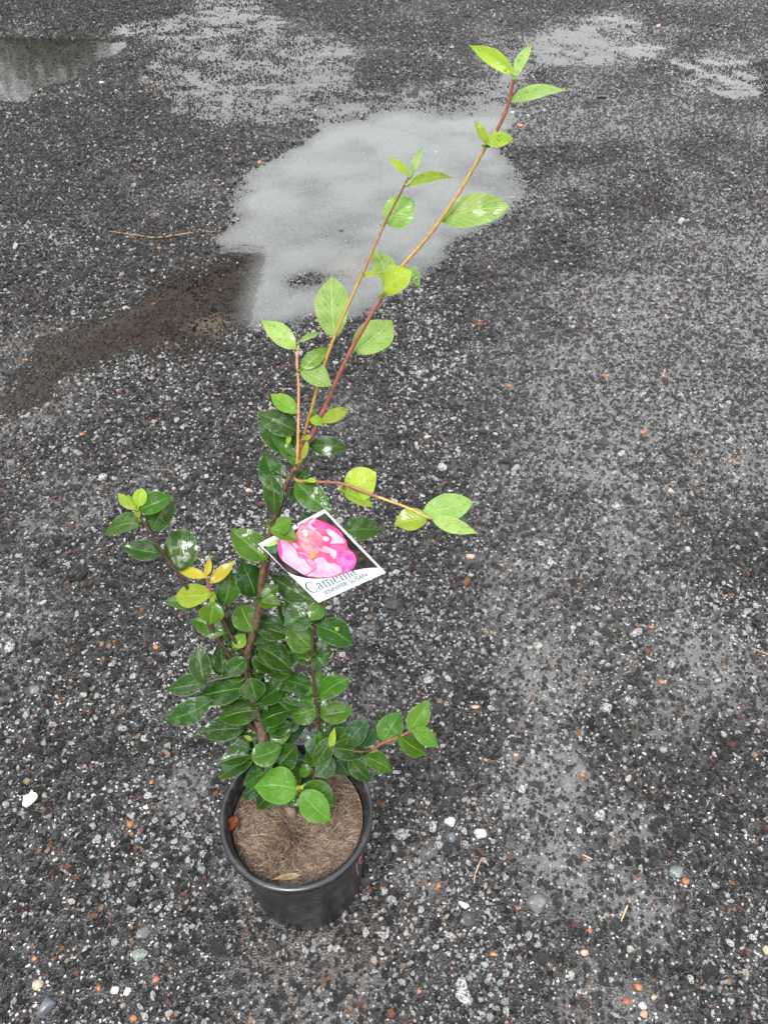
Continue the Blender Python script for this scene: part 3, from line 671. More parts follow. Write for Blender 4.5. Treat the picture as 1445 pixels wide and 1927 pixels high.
# ---- leaf materials
def leaf_mat(name, c0, c1, mid, edge, transl, rough=(.23, .42), vein=.5, back=None, wet=1):
    m = N(name); uv = m.n('UVMap', 0); sx = m.n('SeparateXYZ', None, None, Vector=uv)
    u = sx.outputs[0]; t = sx.outputs[1]
    au = m.math('ABSOLUTE', m.math('SUBTRACT', u, .5))      # 0 at the midrib, .5 at the edge
    co = m.coord('Object'); rnd = m.n('ObjectInfo', 'Random')
    nn = m.noise(55, co, 4, .6)
    c = m.mix(m.mr(nn, .3, .7), c0, c1)
    # side veins
    ph = m.math('ADD', m.math('MULTIPLY', t, 46.0), m.math('MULTIPLY', au, -40.0))
    ph = m.math('ADD', ph, m.math('MULTIPLY', m.noise(120, co, 2), 3.0))
    sv = m.math('SINE', ph)
    svm = m.mr(sv, .86, 1.0)
    c = m.mix(m.math('MULTIPLY', svm, min(.5, .22*vein)), c, mid)
    rib = m.mr(au, .010, .026, 1, 0)
    c = m.mix(m.math('MULTIPLY', rib, .55), c, mid)
    eg = m.mr(au, .470, .492, 0, 1)
    c = m.mix(m.math('MULTIPLY', eg, .55), c, edge)
    c = m.mix(m.math('MULTIPLY', m.mr(rnd, 0, 1, -.0, .45), 1.0), c, m.mix(.5, c0, c1))
    hs = m.n('HueSaturation', 0, None, Color=c, Value=m.mr(rnd, 0, 1, .8, 1.22), Hue=m.mr(m.math('FRACT', m.math('MULTIPLY', rnd, 7.3)), 0, 1, .488, .512))
    fac = m.n('NewGeometry', 'Backfacing')
    cc = m.mix(fac, hs, m.mix(.55, hs, back or c1))
    m.set(m.b, 'Base Color', cc)
    film = m.mr(m.noise(70, co, 4, .65, dist=.8), .515, .55)
    m.set(m.b, 'Roughness', m.math('ADD', m.mr(film, 0, 1, rough[1], rough[0]), m.math('MULTIPLY', fac, .15)))
    m.set(m.b, 'Specular IOR Level', m.mr(film, 0, 1, .14, .40)); m.set(m.b, 'Coat Weight', m.math('MULTIPLY', film, .22*wet)); m.set(m.b, 'Coat Roughness', .15)
    hgt = m.math('ADD', m.math('MULTIPLY', rib, -1.0), m.math('ADD', m.math('MULTIPLY', m.mr(sv, -1, 1), .22*vein), m.math('MULTIPLY', m.noise(240, co, 4, .6), .75)))
    m.bump(hgt, .55, .0009)
    tl = m.t.nodes.new('ShaderNodeBsdfTranslucent'); m.t.links.new(m.mix(1.0, hs, (1.5, 1.5, .7), 'MULTIPLY'), tl.inputs['Color'])
    ms = m.t.nodes.new('ShaderNodeMixShader'); ms.inputs[0].default_value = transl
    m.t.links.new(m.b.outputs[0], ms.inputs[1]); m.t.links.new(tl.outputs[0], ms.inputs[2]); m.t.links.new(ms.outputs[0], m.out.inputs['Surface'])
    return m.m
LM = {'D': leaf_mat('dark_leaf', (.0065,.026,.001), (.016,.050,.002), (.13,.30,.06), (.15,.33,.08), .08),
      'G': leaf_mat('fresh_green_leaf', (.038,.100,.006), (.068,.150,.012), (.22,.40,.09), (.20,.40,.08), .2, (.2,.4)),
      'M': leaf_mat('green_leaf', (.017,.053,.002), (.034,.090,.004), (.18,.36,.08), (.18,.38,.08), .14),
      'S': leaf_mat('slate_leaf', (.009,.030,.009), (.022,.052,.016), (.12,.24,.11), (.15,.28,.12), .08, (.08,.25)),
      'B': leaf_mat('bright_leaf', (.065,.155,.010), (.12,.22,.02), (.30,.48,.12), (.28,.48,.10), .28, (.2,.42)),
      'P': leaf_mat('pale_young_leaf', (.12,.22,.04), (.21,.31,.085), (.40,.56,.24), (.28,.46,.12), .30, (.25, .45), 1.4),
      'L': leaf_mat('lime_leaf', (.15,.23,.012), (.24,.325,.03), (.45,.58,.14), (.36,.50,.08), .35, (.2, .42), 1.3),
      'A': leaf_mat('amber_leaf', (.26,.24,.014), (.38,.30,.03), (.45,.38,.10), (.42,.28,.06), .35, (.2,.4), .6)}

SN, TN = 8, 44
def prof(t, kind):
    e, q = .80, .86
    if kind == 'o': e, q = .84, .70
    if kind == 'young': e, q = .95, .60
    v = math.sin(math.pi*t**e)**q
    if t > .72: v *= 1 - (.18 if kind == 'young' else .42) * ((t - .72) / .28)**1.2
    return v
leafcount = 0
RND = random.Random(42)
def leaf(x0, y0, x1, y1, w, col='D', lay=0, fold=None, curl=None, tip=None, kind='n', roll=None, drops=None):
    # base pixel, tip pixel, width px, colour, layer (cm away), fold, curl, depth of tip (cm), outline, roll
    global leafcount
    if kind == 'o' and col == 'P': kind = 'young'
    if kind == 'o' and col == 'L': kind = 'young'
    r = RND
    B = P3(x0, y0, lay); z0 = (B-CO).dot(CF)
    Lpx = math.hypot(x1-x0, y1-y0)
    tipd = r.uniform(-.30, .38)*Lpx*z0/FPX if tip is None else tip*.01
    T = at(x1, y1, z0+tipd)
    ax = T-B; L = ax.length; a = ax.normalized()
    toc = (CO-B).normalized(); n = toc*.62+Vector((0, 0, 1))*.5+Vector((r.uniform(-.18, .18), r.uniform(-.18, .18), 0)); n = (n-a*n.dot(a)).normalized()
    rl = R_(r.uniform(-18, 18) if roll is None else roll); n = Matrix.Rotation(rl, 3, a) @ n
    b = a.cross(n).normalized()
    vis = (b-toc*b.dot(toc)-0*a); # how much of the width shows
    ap = (a-toc*a.dot(toc)).normalized(); visw = (vis-ap*vis.dot(ap)).length
    W = w*(1.16 if col in 'DMSG' else 1.06)*z0/FPX/max(visw, .62)
    fold = r.uniform(.12, .34) if fold is None else fold
    curl = r.uniform(.02, .16) if curl is None else curl
    side = r.uniform(-.06, .06); wav = r.uniform(.012, .035); ph = r.uniform(0, 6); tw = r.uniform(-.25, .25)
    V = []; UV = []
    for i in range(TN+1):
        t = i/TN; hw = W*.5*prof(min(max(t, .004), .996), kind)
        for j in range(-SN//2, SN//2+1):
            s = j/(SN/2); ss = s
            if abs(j) == SN//2 and 0 < i < TN: ss = s*(1.0+(.03 if i % 2 else -.035))
            xx = ss*hw; an = tw*(t-.3)
            zz = fold*abs(xx)*(1-.3*t) - curl*L*(t-.0)*t + curl*L*t*.55 - .45*curl*L*max(0, t-.6)*1.2
            zz += W*wav*math.sin(ph+t*9+(2 if s > 0 else 0))*s*s - .06*W*s*s*(1-t)
            yy = L*t - (.02*L if abs(j) == SN//2 and i % 2 else 0)
            P = B + a*yy + b*(xx*math.cos(an)+side*L*math.sin(math.pi*t)) + n*(zz+xx*math.sin(an))
            V.append(P-PO); UV.append((.5+.5*s, t))
    F = []; k = SN+1
    for i in range(TN):
        for j in range(SN): F.append((i*k+j, i*k+j+1, (i+1)*k+j+1, (i+1)*k+j))
    nblade = len(V)
    # petiole back to the closest stem
    q = min(STEMPTS, key=lambda s_: (s_-(B-a*.004)).length_squared)
    d = (q-B).length
    if d > .0005 and not (w < 11 and d > .012):
        mid_ = B - a*min(.006, d*.5) + (q-B)*.2
        pts, rr = spline([q, mid_, B+a*.004], [.0018, .0011, .0008], 4)
        pv, pf = tube([p-PO-n*.0004 for p in pts], rr, 6); base = len(V); V += pv; F += [tuple(z_+base for z_ in ff) for ff in pf]; UV += [(.27, 0)]*len(pv)
    me = pydata('leaf', V, F); ul = me.uv_layers.new(name='UVMap')
    for lp in me.loops: ul.data[lp.index].uv = UV[lp.vertex_index]
    o = link('leaf', me, LM[col], plant, smooth=True)
    leafcount += 1
    # rain drops sitting on the blade
    if drops is None: drops = {'P': 13, 'L': 10, 'B': 6}.get(col, 0) if Lpx*w > 900 else 0
    if drops:
        DV, DF = [], []
        for _ in range(drops):
            t = r.uniform(.12, .88); s = r.uniform(-.8, .8); fi = int(t*TN); j = int((s+1)/2*SN)
            c0 = V[fi*k+j]; c1 = V[fi*k+j+1]; c2 = V[(fi+1)*k+j]; nn_ = (c1-c0).cross(c2-c0).normalized()
            if nn_.dot(toc) < 0: nn_ = -nn_
            e1 = (c1-c0).normalized(); e2 = nn_.cross(e1); rad = r.uniform(.0006, .0016)*(.55 if r.random() < .5 else 1)
            c = (c0+c1+c2)/3; base = len(DV); DV.append(c+nn_*rad*.62)
            for ri, (rr_, hh) in enumerate(((.45, .52), (.8, .28), (1.0, -.05))):
                for q_ in range(10): an = q_*math.pi/5; DV.append(c+(e1*math.cos(an)+e2*math.sin(an))*rad*rr_+nn_*rad*hh)
            for q_ in range(10): DF.append((base, base+1+q_, base+1+(q_+1) % 10))
            for ri in range(2):
                for q_ in range(10):
                    A = base+1+ri*10+q_; Bq = base+1+ri*10+(q_+1) % 10; DF.append((A, A+10, Bq+10, Bq))
        dm = pydata('raindrops', DV, DF); do = link('raindrops', dm, DROP, o, smooth=True); do['kind'] = 'stuff'
    return o
dr = N('rain_drop', (1, 1, 1), .02, IOR=1.33, Transmission_Weight=1.0); DROP = dr.m
# the drop is a thin clear lens: mix of sheen and clear
dr.t.nodes.remove(dr.b)
_f = dr.t.nodes.new('ShaderNodeFresnel'); _f.inputs['IOR'].default_value = 1.5
_g = dr.t.nodes.new('ShaderNodeBsdfGlossy'); _g.inputs['Roughness'].default_value = .03
_t = dr.t.nodes.new('ShaderNodeBsdfTransparent'); _t.inputs['Color'].default_value = (.98, 1, .95, 1); _m = dr.t.nodes.new('ShaderNodeMixShader')
dr.t.links.new(_f.outputs[0], _m.inputs[0]); dr.t.links.new(_t.outputs[0], _m.inputs[1]); dr.t.links.new(_g.outputs[0], _m.inputs[2]); dr.t.links.new(_m.outputs[0], dr.out.inputs['Surface'])

LEAVES = [
 # top of the tall shoot
 (965,139,880,82,27,'L',0,.5,.10),(969,143,1002,76,20,'P',0,.3,.05),(962,190,1072,155,24,'P',0,.3,.25),
 (917,270,892,224,17,'L',-.5,.5,.1),(917,270,964,257,24,'L',-.8,.5,.2,None,'o'),
 (831,412,958,388,54,'P',.6,.15,.06,None,'o'),
 # second shoot
 (771,330,730,294,15,'L',0,.5,.1),(776,327,794,275,15,'P',0,.3,.05),(770,348,859,327,20,'L',-.3,.5,.18),(724,417,779,378,54,'P',.6,.1,.05,-1,'o'),
 (733,536,704,466,38,'P',-.4,.3,.1,None,'o'),(722,548,768,506,44,'L',-1,.2,.3,-1.5,'o'),(760,505,793,539,24,'P',.2,.3,.2),(683,518,722,512,9,'L',0,.4,.1),
 (629,632,622,518,60,'P',.5,.12,.05,None,'o'),(668,660,737,601,58,'P',.7,.12,.06,None,'o'),
 # third shoot
 (556,655,488,600,36,'P',-.8,.2,.08),(563,643,608,621,10,'P',-.8,.4,.35),(567,694,621,650,28,'B',-.9,.3,.12),(567,699,628,724,40,'P',-1,.5,.15),
 (559,776,509,738,30,'B',-.8,.25,.12,None,'o'),(560,812,482,775,42,'D',-.2,.3,.14),(556,858,482,787,48,'D',-.6,.5,.05),(554,874,506,801,22,'M',-1.2,.5,.1),
 (606,793,656,768,24,'L',-.8,.4,.15,None,'o'),(608,796,583,788,17,'L',-.9,.3,.2,None,'o'),(584,838,654,843,32,'D',.6,.2,.25),
 (569,864,578,824,10,'L',-1,.3,.05),(572,826,587,819,9,'L',-.5,.3,.05),(541,836,546,812,9,'L',-1.4,.2,.05),(580,800,594,766,12,'B',.3,.2,.05),
 # around the fork
 (537,929,496,845,44,'D',-.4,.35,.06),(508,893,514,975,32,'D',.4,.3,.08),(560,906,581,880,24,'D',.6,.2,.1),(557,906,628,968,42,'M',-.5,.3,.06,None,'n',None,10),
 (556,915,550,948,14,'D',.6,.2,.1),(588,992,566,962,26,'S',.8,.2,.05),
 # twig to the right
 (651,925,706,888,58,'L',-3.3,.15,.1,-1,'o',None,16),(649,926,705,952,28,'L',-3.9,.4,.2),(797,966,890,944,50,'P',-7.2,.15,.06,None,'o'),(814,976,900,1002,28,'P',-7.8,.35,.22),
 (803,974,742,984,40,'L',-7.9,.4,.12,None,'o'),(578,904,598,905,9,'L',-2.2,.2,.05),
 # by the tag
 (510,995,562,1018,28,'G',-3.2,.6,.05),(520,1000,549,975,26,'G',-3.1,.3,.05,None,'o'),(645,1001,723,998,40,'D',1.2,.3,.06),
 (501,1053,432,992,48,'M',-.8,.3,.06),(481,1121,455,1056,48,'D',.3,.15,.06,None,'o'),(488,1132,530,1138,24,'M',-1.5,.6,.05),(495,1128,524,1100,22,'M',-1.4,.3,.05,None,'o'),
 (475,1187,451,1133,44,'M',-1,.12,.08,None,'o'),(599,1136,505,1080,42,'D',1.2,.25,.06),(590,1150,533,1178,48,'D',.9,.3,.08,None,'o'),
 (604,1138,583,1168,28,'M',-.2,.3,.05,None,'o'),(597,1178,667,1213,46,'D',-.8,.25,.10,None,'o'),(587,1222,538,1176,46,'M',-.4,.18,.08,None,'o'),
 (645,1190,620,1218,24,'D',.8,.2,.05),(596,1233,614,1256,34,'D',-.3,.5,.05,None,'o'),(598,1232,629,1227,20,'D',-.2,.3,.05),(596,1228,605,1188,22,'D',.6,.2,.05),
 (566,1185,520,1130,34,'D',1.8,.2,.05),(630,1186,638,1180,8,'L',-1.8,.2,.02),
 # middle
 (488,1217,551,1260,40,'D',-1,.25,.10,None,'o'),(474,1235,526,1268,28,'D',.2,.25,.10),(489,1230,496,1162,28,'S',.9,.25,.05),
 (472,1276,484,1320,42,'D',-1.2,.5,.04),(487,1323,539,1287,38,'D',-1,.25,.08),(535,1279,589,1293,34,'D',.3,.25,.12,None,'o'),(589,1304,559,1290,18,'M',.6,.3,.05),
 (601,1312,664,1272,34,'M',-.4,.22,.06),(603,1346,668,1334,36,'M',-.4,.22,.06),(596,1331,543,1344,40,'M',.3,.2,.05,None,'o'),(528,1317,572,1330,20,'D',-.4,.5,.06),(526,1320,545,1307,20,'D',.3,.2,.05),
 (493,1356,546,1335,38,'D',-1.2,.15,.10,None,'o'),(502,1377,528,1350,24,'M',-.2,.3,.05),(506,1374,554,1360,28,'D',.4,.25,.05),(508,1380,545,1374,22,'D',1,.3,.05),
 (530,1250,470,1215,30,'D',2.4,.2,.05),(470,1295,505,1340,28,'S',1.4,.2,.05),(560,1350,530,1378,26,'S',1.6,.2,.05),
 # left
 (423,1190,357,1165,40,'M',-1,.3,.08),(404,1134,396,1177,40,'G',-2.6,.5,.08),(395,1119,328,1118,42,'L',-2.6,.2,.16,None,'o',None,14),
 (388,1086,323,1063,19,'A',-2.2,.4,.14),(387,1084,395,1048,13,'A',-2.1,.4,.03),(396,1096,443,1054,22,'A',-1.9,.3,.06),(421,1140,433,1069,38,'M',-.6,.25,.06),
 (376,1138,304,1130,24,'M',-.6,.3,.08),(400,1138,403,1112,11,'L',-2.6,.3,.02),
 (262,984,189,1002,33,'M',-2.8,.3,.14),(263,958,325,929,36,'M',-3.0,.3,.12),(287,1000,327,934,44,'D',-2.2,.3,.05),(262,953,268,918,24,'L',-3,.3,.08,None,'o'),(256,958,222,928,18,'L',-3.2,.4,.1,None,'o'),(252,955,240,930,14,'B',-2.8,.3,.1),(262,975,252,940,12,'L',-3.2,.3,.02),
 (302,1041,227,1025,34,'D',-2.6,.3,.10),(336,1073,346,987,54,'D',-1.8,.15,.06,None,'o'),
 (441,1218,462,1191,26,'B',-1,.4,.1),(384,1282,372,1211,36,'D',-.8,.3,.04),(394,1264,381,1225,34,'S',.2,.2,.06,None,'o'),(419,1268,413,1218,26,'D',.5,.2,.05),(427,1204,433,1139,26,'S',.4,.2,.05),
 (385,1286,312,1296,34,'D',-.8,.3,.06),(461,1294,364,1311,48,'D',-1.9,.25,.08,None,'o'),(400,1318,302,1356,40,'D',-2.4,.28,.08),(464,1241,421,1271,30,'D',-1.6,.4,.05),
 (482,1337,410,1353,42,'D',-1.8,.22,.10,None,'o'),(458,1371,366,1380,38,'D',-1.2,.28,.08),(474,1392,457,1384,7,'L',-.5,.2,.05),
 (450,1240,438,1163,30,'D',.9,.2,.05),(425,1207,417,1188,16,'M',-.2,.2,.05),(440,1262,420,1295,26,'S',1.2,.2,.05),
 # low tuft, left
 (473,1427,533,1404,40,'M',-2.6,.25,.12),(471,1408,430,1404,30,'S',-.8,.2,.10,None,'o'),(470,1421,406,1438,28,'D',-2.2,.3,.10),(474,1431,408,1466,30,'D',-2,.3,.08),
 (523,1441,557,1401,42,'D',-.6,.2,.06,None,'o'),(510,1441,454,1479,34,'D',-1.2,.25,.10,None,'o'),(490,1478,455,1496,30,'S',-.4,.2,.10,None,'o'),
 (560,1486,477,1479,58,'G',-4.4,.18,.14,0,'o',8,0),(567,1491,624,1546,45,'G',-5.0,.25,.10,-.4,'o',-5,0),(568,1481,632,1520,52,'M',-2.2,.2,.14,1,'o'),
 (566,1476,528,1446,32,'D',-1.6,.2,.08),(510,1490,481,1524,26,'D',-.6,.3,.08),(522,1494,505,1522,26,'S',-.2,.2,.08),(556,1495,544,1521,22,'D',-1,.2,.08),(571,1500,590,1535,26,'D',-.8,.2,.08),
 (616,1493,626,1522,20,'S',-.6,.2,.06),(560,1456,577,1420,34,'S',.6,.15,.06,None,'o'),(562,1453,590,1448,20,'M',-.2,.3,.06),(480,1440,520,1470,30,'D',.4,.2,.06),(500,1480,470,1450,30,'D',.6,.2,.06),
 # low tuft, right
 (623,1388,586,1445,30,'D',-2.2,.35,.08),(628,1427,592,1462,32,'S',-2,.25,.08,None,'o'),(621,1407,696,1419,34,'D',-2.8,.3,.14),(636,1425,658,1463,34,'S',-1.2,.2,.12,None,'o'),
 (657,1427,700,1472,27,'D',-2.6,.35,.10),(686,1424,741,1453,30,'M',-2.0,.25,.10),(628,1397,661,1371,30,'D',-1,.2,.06),(655,1399,692,1356,36,'S',-1.4,.15,.05,None,'o'),(681,1410,706,1369,30,'S',-.8,.15,.05),
 (605,1412,601,1374,15,'M',-1.6,.3,.06),(598,1414,577,1380,30,'S',-.8,.2,.08,None,'o'),(613,1402,606,1374,20,'S',-.6,.2,.05),(623,1408,630,1368,13,'L',-3,.4,.04),(700,1415,708,1408,8,'L',-2.6,.2,.02),
 (600,1440,575,1410,26,'D',.8,.2,.05),(640,1440,665,1405,30,'D',-.2,.2,.05),
 # side twig, lower right
 (720,1398,754,1338,42,'M',-3.4,.18,.06,None,'o'),(770,1376,809,1316,34,'G',-4.4,.15,.05),(751,1386,806,1419,34,'M',-4.4,.2,.10),(778,1373,829,1405,27,'G',-4.8,.3,.10),
 (558,1486,566,1478,6,'A',-4.6,.3,.02),(566,1486,571,1476,6,'L',-4.6,.3,.02),
]
for q in LEAVES: leaf(*q)
# inner leaves that fill the clump, growing off the stems behind the named ones
CLAMP = [s_ for s_ in STEMPTS]
def to_px(P):
    d = P-CO; z = d.dot(CF); return 722.5+FPX*d.dot(CR)/z, 963.5-FPX*d.dot(CU)/z
cand = [to_px(s_) for s_ in CLAMP]; cand = [c_ for c_ in cand if 1160 < c_[1] < 1500 and 420 < c_[0] < 650]
rl_ = random.Random(3)
for i in range(78):
    cx_, cy_ = cand[rl_.randrange(len(cand))]
    low_ = cy_ > 1360
    an_ = rl_.uniform(-2.9, .1) if not low_ else rl_.uniform(-3.3, .9); Ln = rl_.uniform(56, 88)
    ex, ey = cx_+Ln*math.cos(an_), cy_+Ln*math.sin(an_)*.75
    if ex < 400 or ex > 690 or (ex > 620 and ey < 1330): continue
    leaf(cx_, cy_, ex, ey, Ln*rl_.uniform(.42, .52), rl_.choice('DDMSDG' if low_ else 'DDMDS'), rl_.uniform(.2, 2.2), None, None, rl_.uniform(0, 1.8), rl_.choice('no'))
print('leaves', leafcount)

# ================================================================== THE TAG
QC = [(486.4, 1023.8), (610.4, 958.5), (725.6, 1078), (599.4, 1134.5)]
ra, rb, rc, rd = [np.array(ray(*k)) for k in QC]
sol = np.linalg.solve(np.array([rb, -rc, rd]).T, ra)
TZ = dz_of(560, 1040)-.015
A_ = CO + Vector(ra)*TZ; B_ = CO + Vector(rb*sol[0])*TZ; C_ = CO+Vector(rc*sol[1])*TZ; D_ = CO+Vector(rd*sol[2])*TZ
UH = (B_-A_); UL = UH.length; UH = UH/UL; VH = (D_-A_); VH = VH-UH*VH.dot(UH); VL = VH.length; VH = VH/VL; TN_ = UH.cross(VH).normalized()
if TN_.dot(CO-A_) < 0: TN_ = -TN_
tg = empty('plant_tag', A_); tag(tg, 'white plant label card with a pink camellia flower picture tied to the trunk', 'plant tag')
def onplane(px_, py_, k=0):
    r = ray(px_, py_); t = (A_-CO).dot(TN_)/r.dot(TN_); return CO + r*t + TN_*k - A_
def z3(a, b): return (420+a*320/1445, 840+b*400/1806)
def chaikin(P, n=2):
    for _ in range(n):
        Q = []
        for i in range(len(P)):
            a, b = P[i], P[(i+1) % len(P)]; Q += [(a[0]*.75+b[0]*.25, a[1]*.75+b[1]*.25), (a[0]*.25+b[0]*.75, a[1]*.25+b[1]*.75)]
        P = Q
    return P
from mathutils.geometry import tessellate_polygon
def flat(name, P, k, mat, smooth=2, parent=None):
    if smooth: P = chaikin(P, smooth)
    W = [onplane(*z3(*p), k) for p in P]; tri = tessellate_polygon([[Vector((p[0], p[1], 0)) for p in P]])
    me = pydata(name, W, [tuple(t) for t in tri]); bm = bmesh.new(); bm.from_mesh(me)
    for f in bm.faces:
        f.normal_update()
        if f.normal.dot(TN_) < 0: f.normal_flip()
    bm.to_mesh(me); bm.free()
    return link(name, me, mat, parent or tg)
def ink(name, c0, c1=None, sc=120, rough=.28):
    q2 = lambda c: ((c[0] * .76, c[1] * .50, c[2] * .62) if min(c) > .35 else (c[0]*.70, c[1]*.75+.02, c[2]*.72)) if 'petal' in name else c
    c0 = q2(c0); c1 = q2(c1) if c1 else None
    m = N(name, rough=rough, Coat_Weight=.15)
    if c1: m.set(m.b, 'Base Color', m.mix(m.mr(m.noise(sc, m.coord('Object'), 4, .6), .42, .58), c0, c1))
    else: m.set(m.b, 'Base Color', c0)
    return m.m
cw = ink('card_white', (.60,.62,.63)); 
q = [A_-A_, B_-A_, C_-A_, D_-A_]; th = .0006
me = pydata('card', [v for v in q]+[v-TN_*th for v in q], [(0,1,2,3),(7,6,5,4),(0,4,5,1),(1,5,6,2),(2,6,7,3),(3,7,4,0)])
bm = bmesh.new(); bm.from_mesh(me); bmesh.ops.recalc_face_normals(bm, faces=bm.faces); bm.to_mesh(me); bm.free()
card = link('card', me, cw, tg)
flat('text_panel', [(560,1078),(700,1118),(960,1108),(1200,1035),(1310,1030),(1345,1068),(812,1300)], .00012, ink('panel_tint', (.45,.51,.54), (.52,.57,.59), 60), 0)
pic = flat('photo_print', [(338,852),(600,713),(868,564),(1100,808),(1318,1030),(1260,1030),(1190,1037),(1100,1056),(1030,1080),(960,1102),(880,1118),(800,1124),(700,1116),(620,1098),(545,1066),(440,955)], .00024, ink('photo_dark', (.012,.010,.009), (.055,.040,.032), 70), 0)
K = .00034
flat('photo_print', [(345,850),(420,805),(470,780),(500,790),(450,835),(400,850)], K, ink('print_green', (.20,.36,.05), (.35,.52,.12)), 1, pic)
flat('photo_print', [(352,862),(450,835),(470,900),(400,912)], K, ink('print_dark_green', (.03,.10,.05), (.06,.16,.08)), 1, pic)
flat('photo_print', [(770,1100),(830,1095),(850,1118),(790,1122)], K, ink('print_leaf', (.18,.30,.04)), 1, pic)
flower = flat('flower_print', [(455,800),(500,770),(560,775),(620,745),(640,690),(650,655),(700,645),(740,605),(790,615),(880,650),(960,690),(1010,735),(1020,770),(1050,800),(1055,860),(1110,900),(1135,960),(1120,1020),(1075,1060),(1010,1080),(960,1100),(900,1118),(830,1108),(760,1112),(700,1100),(640,1060),(560,1010),(490,960),(470,900)], K+.00006, ink('petal_pink', (.86,.045,.20), (.95,.13,.33), 90), 2)
def petal(P, k, c0, c1=None, sm=2, nm='petal'): flat(nm, P, K+.00010+k*.00005, ink('petal_ink', c0, c1, 110), sm, flower)
petal([(800,625),(880,652),(965,692),(1015,765),(960,730),(900,700),(860,705),(810,665)], 1, (.62,.03,.30), (.75,.08,.42))
petal([(950,930),(1000,880),(1060,880),(1115,910),(1135,960),(1120,1018),(1060,1062),(1022,1072),(1005,1010),(960,975)], 1, (.75,.05,.38), (.88,.20,.55))
petal([(455,800),(490,775),(505,830),(510,900),(490,945),(465,880)], 1, (.78,.06,.38))
petal([(900,830),(990,830),(1050,860),(1020,885),(960,900),(930,880)], 1, (.80,.10,.35))
petal([(640,690),(700,650),(760,700),(820,720),(860,800),(800,850),(820,900),(760,920),(700,900),(660,850),(620,780)], 1, (.85,.16,.28), (.90,.32,.42))
petal([(482,785),(530,772),(570,830),(625,880),(632,940),(700,955),(720,1010),(770,1030),(745,1062),(690,1095),(640,1058),(560,1008),(492,955),(512,900)], 2, (.90,.58,.72), (.96,.82,.88))
petal([(760,960),(830,935),(890,960),(910,1000),(950,985),(1010,1035),(1012,1068),(900,1114),(760,1104),(700,1095),(800,1050),(800,1000)], 2, (.92,.50,.66), (.97,.80,.86))
petal([(700,940),(770,960),(808,1040),(750,1065),(740,1010)], 3, (.86,.14,.38), (.92,.35,.52))
petal([(870,705),(900,697),(945,720),(1000,765),(1045,825),(1000,820),(940,822),(905,828),(935,775),(895,750)], 2, (.96,.86,.92), (.93,.62,.78))
petal([(845,762),(890,765),(908,790),(880,808),(850,795)], 2, (.96,.86,.92))
petal([(720,640),(770,612),(795,625),(740,655),(760,685),(795,695),(770,708),(725,690)], 2, (.95,.72,.84))
petal([(672,705),(705,700),(722,735),(712,770),(680,755)], 2, (.96,.88,.90))
petal([(825,842),(880,845),(920,870),(968,885),(965,925),(940,965),(915,920),(880,885),(840,870)], 2, (.96,.84,.90), (.92,.50,.68))
petal([(850,870),(905,900),(935,960),(900,1000),(860,950),(870,910)], 3, (.85,.08,.25))
petal([(575,810),(625,820),(640,870),(610,860)], 3, (.97,.86,.90))
petal([(770,790),(850,820),(860,870),(800,850)], 3, (.88,.12,.25), (.93,.3,.38))
for sx_, sy_, ww, hh in ((765,925,34,26),(742,945,16,10),(690,850,14,22),(712,775,12,14),(790,900,14,12)):
    petal([(sx_-ww,sy_),(sx_-ww*.3,sy_-hh*.5),(sx_,sy_-hh),(sx_+ww*.4,sy_-hh*.4),(sx_+ww,sy_),(sx_+ww*.3,sy_+hh*.5),(sx_,sy_+hh),(sx_-ww*.4,sy_+hh*.5)], 4, (.90,.30,.03), (.95,.50,.08), 1, 'stamen')
for st in ([(640,760),(680,790),(720,800),(735,850),(720,890)],[(640,900),(690,905),(730,935)],[(760,700),(820,740),(840,770)],[(560,790),(600,830),(650,850),(660,900)],[(800,850),(830,880),(900,900)]):
    rb_ = [(a, b-4) for a, b in st]+[(a, b+5) for a, b in reversed(st)]; petal(rb_, 4, (.97,.75,.84), None, 1)

# lettering: serif word drawn as pen strokes, small capitals from the built-in font
tink = ink('print_black', (.03,.035,.04))
LK = .00030
def card_xy(o2, x, y, k, s, ux, vy): return o2 + ux*(x*s) + vy*(y*s) + TN_*k
def ribbon(P, W):
    V = []
    for i, (x, y) in enumerate(P):
        a = P[max(i-1, 0)]; b = P[min(i+1, len(P)-1)]; dx, dy = b[0]-a[0], b[1]-a[1]; l = math.hypot(dx, dy) or 1
        V.append((x-dy/l*W[i]/2, y+dx/l*W[i]/2)); V.append((x+dy/l*W[i]/2, y-dx/l*W[i]/2))
    return V, [(2*i, 2*i+1, 2*i+3, 2*i+2) for i in range(len(P)-1)]
def arc(cx, cy, rx, ry, a0, a1, n=14, thin=.035, thick=.115):
    P = []; W = []
    for i in range(n+1):
        a = R_(a0+(a1-a0)*i/n); P.append((cx+rx*math.cos(a), cy+ry*math.sin(a))); W.append(thin+(thick-thin)*abs(math.cos(a))**1.3)
    return P, W
def ln(x0, y0, x1, y1, w): return [(x0, y0), (x1, y1)], [w, w]
